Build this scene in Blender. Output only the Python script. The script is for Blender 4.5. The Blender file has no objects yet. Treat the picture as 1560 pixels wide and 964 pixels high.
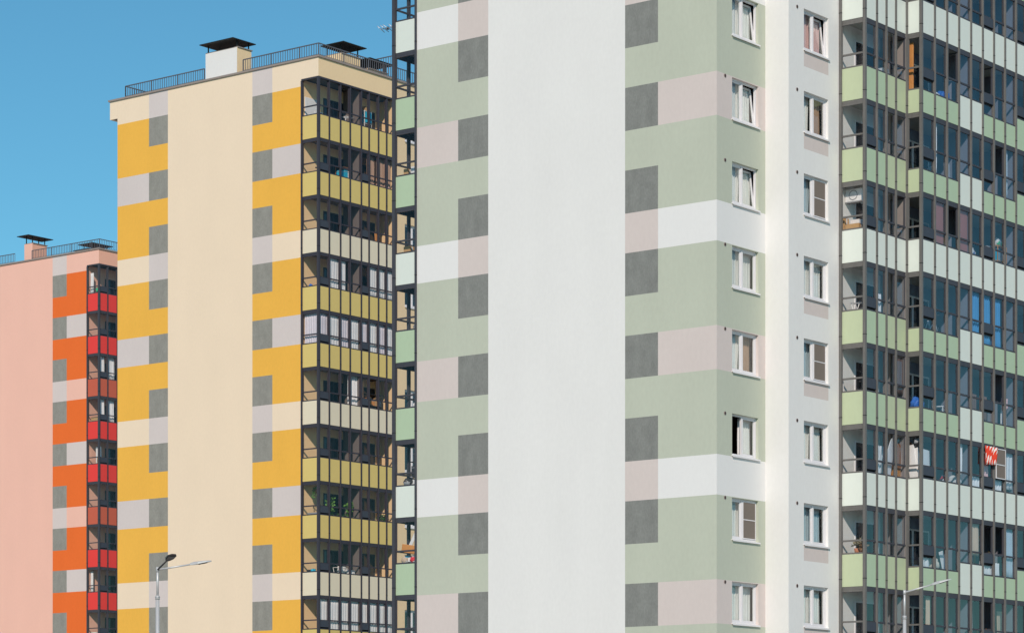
import bpy, bmesh, math, random
from mathutils import Vector, Matrix
random.seed(7)
scn = bpy.context.scene
col = scn.collection
R = math.radians

# ------------------------------------------------------------------ camera, sky, sun, exposure
CZ = 1.6
cam_d = bpy.data.cameras.new('camera'); cam = bpy.data.objects.new('camera', cam_d); col.objects.link(cam)
cam.location = (0, 0, CZ); cam.rotation_euler = (R(90), 0, 0)
cam_d.sensor_width = 36.0; cam_d.lens = 96.30; cam_d.shift_y = 0.4547
cam_d.clip_start = 0.5; cam_d.clip_end = 6000
scn.camera = cam

EU = Vector((-0.7891, 0.61426)); EV = Vector((0.61426, 0.7891))    # along the gable ends / along the long fronts
S_U, S_V = -0.95, -1.30                                             # sun in tower axes, per unit of height
sd = EU * S_U + EV * S_V
sun_dir = Vector((sd.x, sd.y, 1.0)).normalized()
w = bpy.data.worlds.new('World'); scn.world = w; w.use_nodes = True
nt = w.node_tree; bg = nt.nodes['Background']
sky = nt.nodes.new('ShaderNodeTexSky'); sky.sky_type = 'NISHITA'; sky.sun_disc = False
sky.sun_elevation = math.asin(sun_dir.z); sky.sun_rotation = math.atan2(sun_dir.x, sun_dir.y)
sky.altitude = 0; sky.air_density = 1.0; sky.dust_density = 0.0; sky.ozone_density = 6.0
tint = nt.nodes.new('ShaderNodeVectorMath'); tint.operation = 'MULTIPLY'; tint.inputs[1].default_value = (0.60, 0.98, 0.87)
nt.links.new(sky.outputs[0], tint.inputs[0]); nt.links.new(tint.outputs[0], bg.inputs[0]); bg.inputs[1].default_value = 0.137
sun_d = bpy.data.lights.new('sun', 'SUN'); sun_d.energy = 3.95; sun_d.angle = R(0.5); sun_d.color = (1.0, 0.87, 0.76)
sun = bpy.data.objects.new('sun', sun_d); col.objects.link(sun)
sun.rotation_euler = sun_dir.to_track_quat('Z', 'Y').to_euler(); sun.location = (0, -20, 60)
vs = scn.view_settings
vs.view_transform = 'Standard'; vs.look = 'None'; vs.gamma = 1; vs.use_curve_mapping = False; vs.exposure = -0.25
scn.cycles.transparent_max_bounces = 24

# ------------------------------------------------------------------ materials
MATS = {}
def paint(name, c, rough=0.9, var=0.05, bump=0.06, scale=0.6, fine=9.0, spec=0.25, streak=0.0):
    if name in MATS: return MATS[name]
    m = bpy.data.materials.new(name); m.use_nodes = True; t = m.node_tree; p = t.nodes['Principled BSDF']
    tc = t.nodes.new('ShaderNodeTexCoord')
    n1 = t.nodes.new('ShaderNodeTexNoise'); n1.inputs['Scale'].default_value = scale; n1.inputs['Detail'].default_value = 6
    n2 = t.nodes.new('ShaderNodeTexNoise'); n2.inputs['Scale'].default_value = fine; n2.inputs['Detail'].default_value = 4
    mp = t.nodes.new('ShaderNodeMapping'); mp.inputs['Scale'].default_value = (1, 1, 0.55)
    t.links.new(tc.outputs['Object'], mp.inputs[0])
    for n in (n1, n2): t.links.new(mp.outputs[0], n.inputs['Vector'])
    ad = t.nodes.new('ShaderNodeMath'); ad.operation = 'ADD'
    t.links.new(n1.outputs['Fac'], ad.inputs[0]); t.links.new(n2.outputs['Fac'], ad.inputs[1])
    last = ad
    if streak:
        mp2 = t.nodes.new('ShaderNodeMapping'); mp2.inputs['Scale'].default_value = (1.6, 1.6, 0.05)
        n3 = t.nodes.new('ShaderNodeTexNoise'); n3.inputs['Scale'].default_value = 1.3; n3.inputs['Detail'].default_value = 5
        t.links.new(tc.outputs['Object'], mp2.inputs[0]); t.links.new(mp2.outputs[0], n3.inputs['Vector'])
        mu = t.nodes.new('ShaderNodeMath'); mu.operation = 'MULTIPLY_ADD'; mu.inputs[1].default_value = streak
        t.links.new(n3.outputs['Fac'], mu.inputs[0]); t.links.new(ad.outputs[0], mu.inputs[2]); last = mu
    mr = t.nodes.new('ShaderNodeMapRange'); mr.inputs[1].default_value = 0.65; mr.inputs[2].default_value = 1.35 + streak
    mr.inputs[3].default_value = 1 - var; mr.inputs[4].default_value = 1 + var
    t.links.new(last.outputs[0], mr.inputs[0])
    mx = t.nodes.new('ShaderNodeVectorMath'); mx.operation = 'SCALE'; mx.inputs[0].default_value = c
    t.links.new(mr.outputs[0], mx.inputs['Scale']); t.links.new(mx.outputs[0], p.inputs['Base Color'])
    p.inputs['Roughness'].default_value = rough; p.inputs['Specular IOR Level'].default_value = spec
    if bump:
        n4 = t.nodes.new('ShaderNodeTexNoise'); n4.inputs['Scale'].default_value = 14; n4.inputs['Detail'].default_value = 3
        t.links.new(tc.outputs['Object'], n4.inputs['Vector'])
        b = t.nodes.new('ShaderNodeBump'); b.inputs['Strength'].default_value = bump; b.inputs['Distance'].default_value = 0.01
        t.links.new(n4.outputs['Fac'], b.inputs['Height']); t.links.new(b.outputs[0], p.inputs['Normal'])
    MATS[name] = m
    return m
def plain(name, c, rough=0.6, metal=0.0, var=0.06, spec=0.3):
    m = paint(name, c, rough, var, 0, 2.0, 20.0, spec); m.node_tree.nodes['Principled BSDF'].inputs['Metallic'].default_value = metal
    return m
def cloth(name, c, trans=0.25):
    m = plain(name, c, 0.9, 0, 0.07, 0.1)
    if m.get('cl'): return m
    m['cl'] = 1; t = m.node_tree; p = t.nodes['Principled BSDF']; out = t.nodes['Material Output']
    tr = t.nodes.new('ShaderNodeBsdfTranslucent'); tr.inputs[0].default_value = (*c, 1)
    mx = t.nodes.new('ShaderNodeMixShader'); mx.inputs[0].default_value = trans
    t.links.new(p.outputs[0], mx.inputs[1]); t.links.new(tr.outputs[0], mx.inputs[2]); t.links.new(mx.outputs[0], out.inputs[0])
    return m
def glass(name, tint, ior=1.55, boost=1.0):
    m = bpy.data.materials.new(name); m.use_nodes = True; t = m.node_tree; t.nodes.remove(t.nodes['Principled BSDF'])
    out = t.nodes['Material Output']
    tr = t.nodes.new('ShaderNodeBsdfTransparent'); tr.inputs[0].default_value = (*tint, 1)
    gl = t.nodes.new('ShaderNodeBsdfGlossy'); gl.inputs['Roughness'].default_value = 0.012; gl.inputs[0].default_value = (1, 1, 1, 1)
    lw = t.nodes.new('ShaderNodeLayerWeight'); lw.inputs[0].default_value = 0.5
    pw = t.nodes.new('ShaderNodeMath'); pw.operation = 'POWER'; pw.inputs[1].default_value = 5.0
    t.links.new(lw.outputs['Facing'], pw.inputs[0])
    f0 = ((ior - 1) / (ior + 1)) ** 2 * 1.25
    fr = t.nodes.new('ShaderNodeMath'); fr.operation = 'MULTIPLY_ADD'; fr.inputs[1].default_value = 1 - f0; fr.inputs[2].default_value = f0
    t.links.new(pw.outputs[0], fr.inputs[0])
    mu = t.nodes.new('ShaderNodeMath'); mu.operation = 'MULTIPLY'; mu.inputs[1].default_value = boost; mu.use_clamp = True
    tc = t.nodes.new('ShaderNodeTexCoord'); n = t.nodes.new('ShaderNodeTexNoise'); n.inputs['Scale'].default_value = 0.9
    b = t.nodes.new('ShaderNodeBump'); b.inputs['Strength'].default_value = 0.05; b.inputs['Distance'].default_value = 0.05
    t.links.new(tc.outputs['Object'], n.inputs['Vector']); t.links.new(n.outputs['Fac'], b.inputs['Height']); t.links.new(b.outputs[0], gl.inputs['Normal'])
    mx = t.nodes.new('ShaderNodeMixShader')
    t.links.new(fr.outputs[0], mu.inputs[0]); t.links.new(mu.outputs[0], mx.inputs[0])
    t.links.new(tr.outputs[0], mx.inputs[1]); t.links.new(gl.outputs[0], mx.inputs[2]); t.links.new(mx.outputs[0], out.inputs[0])
    MATS[name] = m
    return m

WH = paint('white_stucco', (.79, .78, .755), var=.04, streak=.3)
WH2 = paint('bright_white_stucco', (.795, .785, .765), var=.02)
GRN = paint('sage_stucco', (.515, .545, .445), var=.06, streak=.3)
PNK = paint('dusty_pink_stucco', (.66, .58, .545), var=.035)
GRY = paint('grey_stucco', (.232, .238, .222), var=.26, scale=3.2, fine=18, streak=.4)
YEL = paint('yellow_stucco', (.87, .475, .078), var=.06, streak=.3)
CRM = paint('cream_stucco', (.87, .71, .53), var=.035, streak=.3)
SND = paint('sand_stucco', (.88, .66, .40), var=.03)
MAU = paint('mauve_stucco', (.66, .59, .565), var=.035)
GRY2 = paint('warm_grey_stucco', (.285, .28, .25), var=.24, scale=3.0, fine=15, streak=.4)
SAL = paint('salmon_stucco', (.88, .52, .415), var=.035, streak=.3)
ORG = paint('orange_stucco', (.84, .165, .032), var=.05, streak=.3)
MA2 = paint('pale_mauve_stucco', (.68, .60, .57), var=.03)
SA2 = paint('side_salmon_stucco', (.85, .45, .32), var=.03)
P_W = paint('pale_mint_panel', (.72, .77, .70), rough=.45, var=.02, bump=0, spec=.35)
P_L = paint('lime_panel', (.50, .57, .375), rough=.45, var=.03, bump=0, spec=.35)
P_G = paint('soft_green_panel', (.45, .57, .39), rough=.45, var=.03, bump=0, spec=.35)
P_O = paint('olive_yellow_panel', (.71, .55, .19), rough=.45, var=.03, bump=0, spec=.35)
P_C = paint('cream_panel', (.78, .70, .53), rough=.45, var=.02, bump=0, spec=.35)
P_R = paint('red_panel', (.82, .055, .045), rough=.4, var=.03, bump=0, spec=.4)
P_T = paint('terracotta_panel', (.58, .12, .065), rough=.4, var=.03, bump=0, spec=.4)
FR_G = paint('taupe_frame', (.15, .145, .138), rough=.5, var=.12, bump=0, scale=1.2)
FR_D = paint('charcoal_frame', (.06, .062, .075), rough=.5, var=.1, bump=0)
FR_Y = paint('dark_plum_frame', (.05, .048, .062), rough=.45, var=.1, bump=0)
BOXM = paint('slate_basket', (.055, .065, .085), rough=.55, var=.08, bump=0)
BLK = plain('black_gap', (.012, .012, .014), .8)
PVC = plain('white_plastic_frame', (.76, .74, .75), .35, var=.02)
SILL = plain('white_metal_sill', (.80, .78, .78), .4, var=.02)
COP = plain('taupe_coping', (.31, .26, .23), .5)
RAILM = plain('steel_railing', (.15, .15, .17), .45, .3)
CAPM = plain('black_metal_cap', (.02, .021, .02), .55)
ROOFM = plain('roof_felt', (.12, .12, .12), .9)
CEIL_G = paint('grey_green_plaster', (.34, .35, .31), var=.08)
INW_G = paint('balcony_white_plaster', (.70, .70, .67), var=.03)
INW_Y = paint('balcony_tan_plaster', (.88, .62, .35), var=.03)
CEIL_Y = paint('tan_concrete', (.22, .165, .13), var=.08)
INW_P = paint('balcony_salmon_plaster', (.80, .45, .33), var=.03)
PRT_G = paint('slate_partition', (.19, .20, .24), var=.06)  # grey partition, pushed to blue for the navy reflection in the panes
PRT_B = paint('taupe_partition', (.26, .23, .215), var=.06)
INW_B = paint('blue_grey_plaster', (.15, .19, .26), var=.08)  # blue-grey wall, blued further to carry the panes' navy sky reflection
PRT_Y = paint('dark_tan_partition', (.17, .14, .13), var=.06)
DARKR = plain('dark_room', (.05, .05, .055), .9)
GL = glass('balcony_glass', (.98, .98, .98), 1.38, 1.0)
GLS = glass('sky_tint_glass', (.86, .92, .98), 1.85, 1.0)  # side panes: blue tint put in for reflected sky, gable panes stay clear
GLW = glass('window_glass', (.95, .97, .96), 1.5, 1.0)
DGL = glass('door_glass', (.25, .28, .32), 1.6, 1.3)

# ------------------------------------------------------------------ mesh helpers
class MB:
    def __init__(s): s.bm = bmesh.new(); s.m = []
    def mi(s, m):
        if m not in s.m: s.m.append(m)
        return s.m.index(m)
    def quad(s, pts, m):
        f = s.bm.faces.new([s.bm.verts.new(p) for p in pts]); f.material_index = s.mi(m); return f
    def box(s, x0, x1, y0, y1, z0, z1, m):
        if x1 < x0: x0, x1 = x1, x0
        if y1 < y0: y0, y1 = y1, y0
        s.hexa([(x0, y0, z0), (x1, y0, z0), (x1, y1, z0), (x0, y1, z0), (x0, y0, z1), (x1, y0, z1), (x1, y1, z1), (x0, y1, z1)], m)
    def hexa(s, p, m):
        v = [s.bm.verts.new(q) for q in p]; k = s.mi(m)
        for i in ((3, 2, 1, 0), (4, 5, 6, 7), (0, 1, 5, 4), (1, 2, 6, 5), (2, 3, 7, 6), (3, 0, 4, 7)):
            s.bm.faces.new([v[j] for j in i]).material_index = k
    def tube(s, p, q, r, m, r2=None, n=8, caps=True):
        p, q = Vector(p), Vector(q); r2 = r if r2 is None else r2
        d = (q - p).normalized(); a = d.orthogonal().normalized(); b = d.cross(a); k = s.mi(m)
        A = []; B = []
        for i in range(n):
            t = 2 * math.pi * i / n; o = a * math.cos(t) + b * math.sin(t)
            A.append(s.bm.verts.new(p + o * r)); B.append(s.bm.verts.new(q + o * r2))
        for i in range(n):
            j = (i + 1) % n; f = s.bm.faces.new((A[i], A[j], B[j], B[i])); f.material_index = k; f.smooth = True
        if caps:
            s.bm.faces.new(A[::-1]).material_index = k; s.bm.faces.new(B).material_index = k
    def bar(s, p, q, wd, m):                       # square bar between two points
        p, q = Vector(p), Vector(q); d = (q - p).normalized()
        a = Vector((0, 0, 1)) if abs(d.z) < .9 else Vector((1, 0, 0))
        b = d.cross(a).normalized(); a = b.cross(d).normalized(); h = wd / 2
        P = [p + a * i * h + b * j * h for i, j in ((-1, -1), (1, -1), (1, 1), (-1, 1))]
        Q = [q + a * i * h + b * j * h for i, j in ((-1, -1), (1, -1), (1, 1), (-1, 1))]
        s.hexa(P + Q, m)
    def ring(s, c, r, ax, m, t=.012, n=18):
        c = Vector(c); e = [Vector((1, 0, 0)), Vector((0, 1, 0)), Vector((0, 0, 1))]; e.pop(ax)
        pts = [c + e[0] * r * math.cos(2 * math.pi * i / n) + e[1] * r * math.sin(2 * math.pi * i / n) for i in range(n)]
        for i in range(n): s.tube(pts[i], pts[(i + 1) % n], t, m, n=5, caps=False)
    def build(s, name, parent=None, loc=None, recalc=True):
        if recalc: bmesh.ops.recalc_face_normals(s.bm, faces=s.bm.faces)
        me = bpy.data.meshes.new(name); s.bm.to_mesh(me); s.bm.free()
        for m in s.m: me.materials.append(m)
        o = bpy.data.objects.new(name, me); col.objects.link(o)
        if parent: o.parent = parent
        if loc is not None: o.location = loc
        return o
def tag(o, label, cat, group=None):
    o['label'] = label; o['category'] = cat
    if group: o['group'] = group
    return o

# ------------------------------------------------------------------ ground
g = MB(); g.quad([(-2500, -1500, 0), (2500, -1500, 0), (2500, 4000, 0), (-2500, 4000, 0)], paint('pale_bounce_ground', (.40, .375, .33), var=.2, bump=0, scale=.05, fine=.6))  # ground below the view, its colour paled to bounce warm fill onto the fronts
go = g.build('ground'); go['kind'] = 'structure'

# ------------------------------------------------------------------ towers
ANG = math.atan2(EV.y, EV.x)
class Tower:
    def __init__(s, cx, cy, D, PB0, label):
        s.c = Vector((cx, cy)); s.D = D + CZ; s.PB0 = PB0 + CZ; s.top = s.D + 1.27
        s.root = bpy.data.objects.new('apartment_tower', None); col.objects.link(s.root)
        s.root.location = (cx, cy, 0); s.root.rotation_euler = (0, 0, ANG)
        tag(s.root, label, 'apartment tower', 'row of coloured apartment towers')
    def PB(s, r): return s.PB0 - 2.8 * r
    def W(s, v, u, z):
        p = s.c + EV * v + EU * u; return Vector((p.x, p.y, z))

def levels(T, extra=()):
    """z breakpoints and the kind of each interval"""
    L = []; k = 0
    zt = T.top
    while True:
        gt = T.D - 2.8 * k
        L.append((min(zt, T.top), gt, 'gap', k)); L.append((gt, gt - 1.457, 'gray', k))
        zt = gt - 1.457; k += 1
        if zt < 1.0: break
    L.append((zt, -0.3, 'base', k))
    return L
def wall(T, name, A, pos, fn, holes=(), hole_depth=.14, zmax=None, zmin=-0.3, extra_z=()):
    """A: sorted breakpoints; pos(a, z, d) gives local xyz; fn(a_mid, kind, k, z) gives the paint"""
    lv = levels(T); zmax = T.top if zmax is None else zmax
    Z = {zmax, zmin}
    for a, b, kd, k in lv: Z.update((a, b))
    Z.update(extra_z); A = set(A)
    for h in holes: A.update(h[:2]); Z.update(h[2:])
    A = sorted(A); Z = sorted(z for z in Z if zmin - 1e-6 <= z <= zmax + 1e-6)
    Z = [z for i, z in enumerate(Z) if i == 0 or z - Z[i - 1] > 1e-4]
    mb = MB()
    def kind(z):
        for a, b, kd, k in lv:
            if b - 1e-6 <= z <= a + 1e-6: return kd, k
        return 'base', 0
    def hole(a, z): return any(h[0] < a < h[1] and h[2] < z < h[3] for h in holes)
    for i in range(len(A) - 1):
        for j in range(len(Z) - 1):
            a0, a1, z0, z1 = A[i], A[i + 1], Z[j], Z[j + 1]; am, zm = (a0 + a1) / 2, (z0 + z1) / 2
            kd, k = kind(zm); m = fn(am, kd, k, zm)
            if not hole(am, zm):
                mb.quad([pos(a0, z0, 0), pos(a1, z0, 0), pos(a1, z1, 0), pos(a0, z1, 0)], m)
            else:
                for (qa, qb, na, nz) in (((a0, z0), (a0, z1), a0 - .01, zm), ((a1, z0), (a1, z1), a1 + .01, zm), ((a0, z0), (a1, z0), am, z0 - .005), ((a0, z1), (a1, z1), am, z1 + .005)):
                    if not hole(na, nz):
                        mb.quad([pos(*qa, 0), pos(*qb, 0), pos(*qb, hole_depth), pos(*qa, hole_depth)], m)
    bmesh.ops.remove_doubles(mb.bm, verts=mb.bm.verts, dist=1e-5)
    return mb.build(name, T.root)
P_GABLE = lambda v0: (lambda a, z, d: (v0 + d, a, z))
P_SIDE = lambda u0: (lambda a, z, d: (a, u0 + d, z))

def band(outer, white, pink, gray, main, graycols, maincol):
    def fn(a, kd, k, z):
        if maincol and maincol[0] < a < maincol[1]: return main
        gc = any(c0 < a < c1 for c0, c1 in graycols)
        if kd == 'base': return outer
        if gc: return gray if kd == 'gray' else (pink if k % 3 == 0 else outer)
        if kd == 'gap': return white if k % 3 == 0 else outer
        return pink if k % 3 == 1 else outer
    return fn

def mullion(T, pos, a, z0, z1, mat, wd=.09, out=.06, inn=.06, joint=True, extra=None):
    mb = MB()
    def bx(a0, a1, d0, d1, za, zb, m):
        c = [pos(x, z, d) for z in (za, zb) for (x, d) in ((a0, d0), (a1, d0), (a1, d1), (a0, d1))]
        mb.hexa(c, m)
    bx(a - wd / 2, a + wd / 2, -out, inn, z0, z1, mat)
    if joint:
        r = 0
        while True:
            z = T.PB(r) + .26
            r += 1
            if z < z0: break
            if z > z1: continue
            bx(a - wd / 2 - .004, a + wd / 2 + .004, -out - .004, inn + .002, z, z + .022, BLK)
    return mb.build('mullion', T.root)

def glazed_face(T, bal, pos, E, z0, z1, ph, pm, fmat, boxes=(), opens=(), sep=None, glassm=None, low=True, end_pad=.045):
    """One balcony front. E: bay edges; ph: panel height per pane; pm: panel paint per pane; pos(a,z,d), d>0 goes inward."""
    fr = bal; gm = MB(); n = len(E) - 1; glassm = glassm or GL
    def bx(mb, a0, a1, d0, d1, za, zb, m):
        mb.hexa([pos(x, z, d) for z in (za, zb) for (x, d) in ((a0, d0), (a1, d0), (a1, d1), (a0, d1))], m)
    subs = []; ng = 0
    bx(fr, E[0] + .047, E[-1] - .047, .012, .09, z0 - .10, z0 - .002, fmat)        # slab edge rail
    for i in range(n):
        a0, a1 = E[i] + .045, E[i + 1] - .045; h = ph[i] if hasattr(ph, '__len__') else ph
        p = MB() if sep is None else sep
        bx(p, a0 + .004, a1 - .004, 0, .03, z0 + .004, z0 + h, pm[i])
        if sep is None: subs.append(('balcony_panel', p))
        bx(fr, a0, a1, .004, .06, z0 + h + .002, z0 + h + .055, fmat)
        zt = z0 + 1.56; top = z1 - .102
        bx(fr, a0, a1, .006, .06, top - .07, top - .002, fmat)
        zl = z0 + h + .057
        if i in boxes:
            b = MB(); bx(b, a0, a1, -.012, .12, zt - .31, zt, BOXM); bx(b, a0, a1, .05, .12, zt - .40, zt - .312, BLK)  # black strip under the box paints its shadow gap
            subs.append(('spandrel_box', b)); bx(fr, a0, a1, .002, .06, zt + .002, zt + .045, fmat)
            if zt - .40 - zl > .1:
                gm.quad([pos(a0, zl, .035), pos(a1, zl, .035), pos(a1, zt - .40, .035), pos(a0, zt - .40, .035)], glassm); ng += 1
        else:
            bx(fr, a0, a1, .004, .06, zt, zt + .06, fmat)
            if low:
                gm.quad([pos(a0, zl, .035), pos(a1, zl, .035), pos(a1, zt, .035), pos(a0, zt, .035)], glassm); ng += 1
        zu = zt + .062
        # slim inner sash lines
        bx(fr, a1 - .045, a1 - .002, .02, .055, zu, top - .072, fmat)
        if i in opens:
            s = MB(); dd = .5
            for (c0, c1) in (((a1 - .03, .05), (a1 - .10, .05 + dd)),):
                for za, zb in ((zu, zu + .05), (top - .12, top - .072)):
                    s.bar(pos(c0[0], (za + zb) / 2, c0[1]), pos(c1[0], (za + zb) / 2, c1[1]), .045, fmat)
                s.bar(pos(*((c0[0], zu, c0[1]))), pos(c0[0], top - .08, c0[1]), .045, fmat)
                s.bar(pos(*((c1[0], zu, c1[1]))), pos(c1[0], top - .08, c1[1]), .045, fmat)
            subs.append(('sash', s))
        else:
            gm.quad([pos(a0, zu, .035), pos(a1, zu, .035), pos(a1, top - .07, .035), pos(a0, top - .07, .035)], glassm); ng += 1
    if ng: subs.append(('glazing', gm))
    return subs

def inner_door(T, parent, pos, a, zf, wd_=.75, ww=.95, fm=None, left=True):
    """balcony door and its side window set on the inner wall"""
    fm = fm or PVC; d = MB()
    def bx(a0, a1, d0, d1, za, zb, m): d.hexa([pos(x, z, dd) for z in (za, zb) for (x, dd) in ((a0, d0), (a1, d0), (a1, d1), (a0, d1))], m)
    def lite(a0, a1, za, zb):
        t = .06
        bx(a0, a0 + t, -.03, .0, za, zb, fm); bx(a1 - t, a1, -.03, 0, za, zb, fm)
        bx(a0 + t, a1 - t, -.03, 0, zb - t, zb, fm); bx(a0 + t, a1 - t, -.03, 0, za, za + t, fm)
        bx(a0 + t, a1 - t, -.012, -.004, za + t, zb - t, DOORG)
    lite(a, a + wd_, zf + .02, zf + 2.2); lite(a + wd_ + .005, a + wd_ + ww, zf + .85, zf + 2.2)
    return d.build('balcony_door', parent)
DOORG = plain('dark_door_glass', (.025, .03, .04), .06, 0, .1, .6)

def finish(name, T, bal, subs, label=None):
    b = bal.build(name, T.root)
    if label: b['label'] = label
    for nm, mb in subs: mb.build(nm, b)
    return b

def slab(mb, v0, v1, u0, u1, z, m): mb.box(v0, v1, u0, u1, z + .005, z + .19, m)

# ---- green tower
TG = Tower(6.776, 90.636, 34.73, 26.37, 'nearest apartment tower, sage green and white with grey blocks and green balcony panels')
gfn = band(GRN, WH2, PNK, GRY, WH, ((2.365, 3.725), (9.649, 11.013)), (3.725, 9.649))
wall(TG, 'gable_wall', [0, 2.365, 3.725, 9.649, 11.013, 12.912], P_GABLE(0), gfn)
HEAD = [26.306 + CZ - 2.8 * j for j in range(-3, 9)]
W1 = (.919, 2.539); W2 = (3.939, 5.531); WH_H = 1.40
sfn = band(GRN, WH2, PNK, GRY, WH, (), None)
wall(TG, 'front_wall', [0, 2.97], P_SIDE(0), sfn, holes=[(*W1, h - WH_H, h) for h in HEAD])
wall(TG, 'return_wall', [0, .929], lambda a, z, d: (2.97 + d, -a, z), lambda *a: WH)
patch = [(h - WH_H - .56, h - WH_H) for j, h in enumerate(HEAD) if (j - 3) % 3 != 2]
def s2fn(a, kd, k, z):
    if W2[0] < a < W2[1] and any(p0 < z < p1 for p0, p1 in patch): return PNK
    return WH
wall(TG, 'front_wall', [2.97, 6.271], P_SIDE(-.929), s2fn, holes=[(*W2, h - WH_H, h) for h in HEAD], extra_z=[z for p in patch for z in p])
# inner walls, partitions, hull
def simple_box(T, name, v0, v1, u0, u1, z0, z1, m):
    b = MB(); b.box(v0, v1, u0, u1, z0, z1, m); return b.build(name, T.root)
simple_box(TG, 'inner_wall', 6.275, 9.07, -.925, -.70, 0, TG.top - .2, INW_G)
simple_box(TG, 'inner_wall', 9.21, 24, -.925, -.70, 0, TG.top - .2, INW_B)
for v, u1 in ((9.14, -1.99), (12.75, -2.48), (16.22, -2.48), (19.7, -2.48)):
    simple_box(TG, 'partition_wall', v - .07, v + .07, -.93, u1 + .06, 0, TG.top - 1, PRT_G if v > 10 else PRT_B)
simple_box(TG, 'rear_wall', .06, 24, 12.70, 12.90, 0, TG.top - .1, WH)
simple_box(TG, 'end_wall', 23.8, 24, -.69, 12.69, 0, TG.top - .1, WH)
simple_box(TG, 'roof', .25, 23.79, -.6, 12.69, TG.top - .6, TG.top - .4, ROOFM)
b = MB(); b.box(-.05, .2, -.05, 12.97, TG.top, TG.top + .09, COP); b.box(.2, 3.0, -.05, .2, TG.top + .002, TG.top + .088, COP); TG_c = b.build('coping', TG.root)
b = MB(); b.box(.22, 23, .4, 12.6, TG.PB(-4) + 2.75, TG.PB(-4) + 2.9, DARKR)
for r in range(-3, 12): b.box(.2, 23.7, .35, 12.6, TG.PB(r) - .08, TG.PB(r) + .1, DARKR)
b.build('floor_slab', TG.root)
for h in HEAD[:]: pass

ZB, ZT = TG.PB(9) - .12, TG.PB(-3) + .1
def is_w(r): return r % 3 == 0
bay1_v = [6.271, 7.071, 7.723, 8.382, 9.14]; A_v = [9.14, 10.087, 10.976, 11.854, 12.75]
B_v = [12.75, 13.633, 14.494, 15.356, 16.224]; C_v = [16.224, 17.05, 17.87, 18.70, 19.53]
gp1 = lambda a, z, d: (6.271 + d, a, z)       # gable-facing front of first bay, a = u
gpA = lambda a, z, d: (9.14 + d, a, z)
box1 = {2, 3, 4, 5, 6, 8}; opens_A = {1: (2,), 3: (2,), 7: ()}; opens_B = {1: (1,), 2: (2,), 5: (2,), 7: (1, 2), 8: (1,)}; opens_1 = {1: (3,), 3: (3,), 6: ()}
far_panels = MB()
for r in range(-2, 10):
    z0, z1 = TG.PB(r), TG.PB(r) + 2.8; wr = is_w(r)
    # first bay
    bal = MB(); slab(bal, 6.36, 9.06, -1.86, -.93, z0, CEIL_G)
    subs = glazed_face(TG, bal, gp1, [-1.939, -.929], z0, z1, 1.12, [P_W if wr else P_L], FR_G)
    subs += glazed_face(TG, bal, P_SIDE(-1.939), bay1_v, z0, z1, 1.12, [P_W if wr else (P_G if i < 2 else P_L) for i in range(4)], FR_D, glassm=GLS, boxes=(0,) if r in box1 else (), opens=opens_1.get(r, ()))  # soft green to lime across the side panels paints in a reflection gradient
    bo = finish('balcony', TG, bal, subs)
    inner_door(TG, bo, P_SIDE(-.925), 7.28, z0 + .19, .72, .8)
    # bay of four panes next to it
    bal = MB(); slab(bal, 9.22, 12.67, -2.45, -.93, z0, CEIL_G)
    subs = glazed_face(TG, bal, gpA, [-2.533, -1.939], z0, z1, 1.12 if wr else .80, [P_W if wr else P_L], FR_G)
    ph = [1.12 if wr else .78] * 3 + [1.12]
    subs += glazed_face(TG, bal, P_SIDE(-2.533), A_v, z0, z1, ph, [P_W if wr else P_G] * 3 + [P_W], FR_D, glassm=GLS, boxes=(0,), opens=opens_A.get(r, ()))
    bo = finish('balcony', TG, bal, subs)
    inner_door(TG, bo, P_SIDE(-.925), 10.6, z0 + .19, .72, 1.2)
    # the next two bays
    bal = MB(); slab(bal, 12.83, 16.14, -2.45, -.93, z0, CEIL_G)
    subs = glazed_face(TG, bal, P_SIDE(-2.533), B_v, z0, z1, [1.12] + [1.12 if wr else .78] * 3, [P_W] + [P_W if wr else P_G] * 3, FR_D, glassm=GLS, boxes=(1,), opens=opens_B.get(r, ()), sep=far_panels)
    bo = finish('balcony', TG, bal, subs)
    inner_door(TG, bo, P_SIDE(-.925), 13.4, z0 + .19, .72, 1.2)
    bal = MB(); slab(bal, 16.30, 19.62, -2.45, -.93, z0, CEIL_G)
    subs = glazed_face(TG, bal, P_SIDE(-2.533), C_v, z0, z1, 1.12 , [P_W if wr else P_G] * 4, FR_D, glassm=GLS, boxes=(0,), sep=far_panels)
    bo = finish('balcony', TG, bal, subs)
    inner_door(TG, bo, P_SIDE(-.925), 17.0, z0 + .19, .72, 1.2)
fp = far_panels.build('balcony_panel', TG.root); fp['kind'] = 'stuff'
for u in (-.985, -1.94): 
    mullion(TG, gp1, u, ZB, ZT, FR_G, .10, .055, .05)
for v in bay1_v[1:4]: mullion(TG, P_SIDE(-1.939), v, ZB, ZT, FR_G, .07, .042)
mullion(TG, gpA, -1.96, ZB, ZT, FR_G, .10, .055, .05); mullion(TG, gpA, -2.533, ZB, ZT, FR_G, .10, .055, .05)
for v in A_v[1:] + B_v[1:] + C_v[1:]: mullion(TG, P_SIDE(-2.533), v, ZB, ZT, FR_G, .07, .042)
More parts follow.
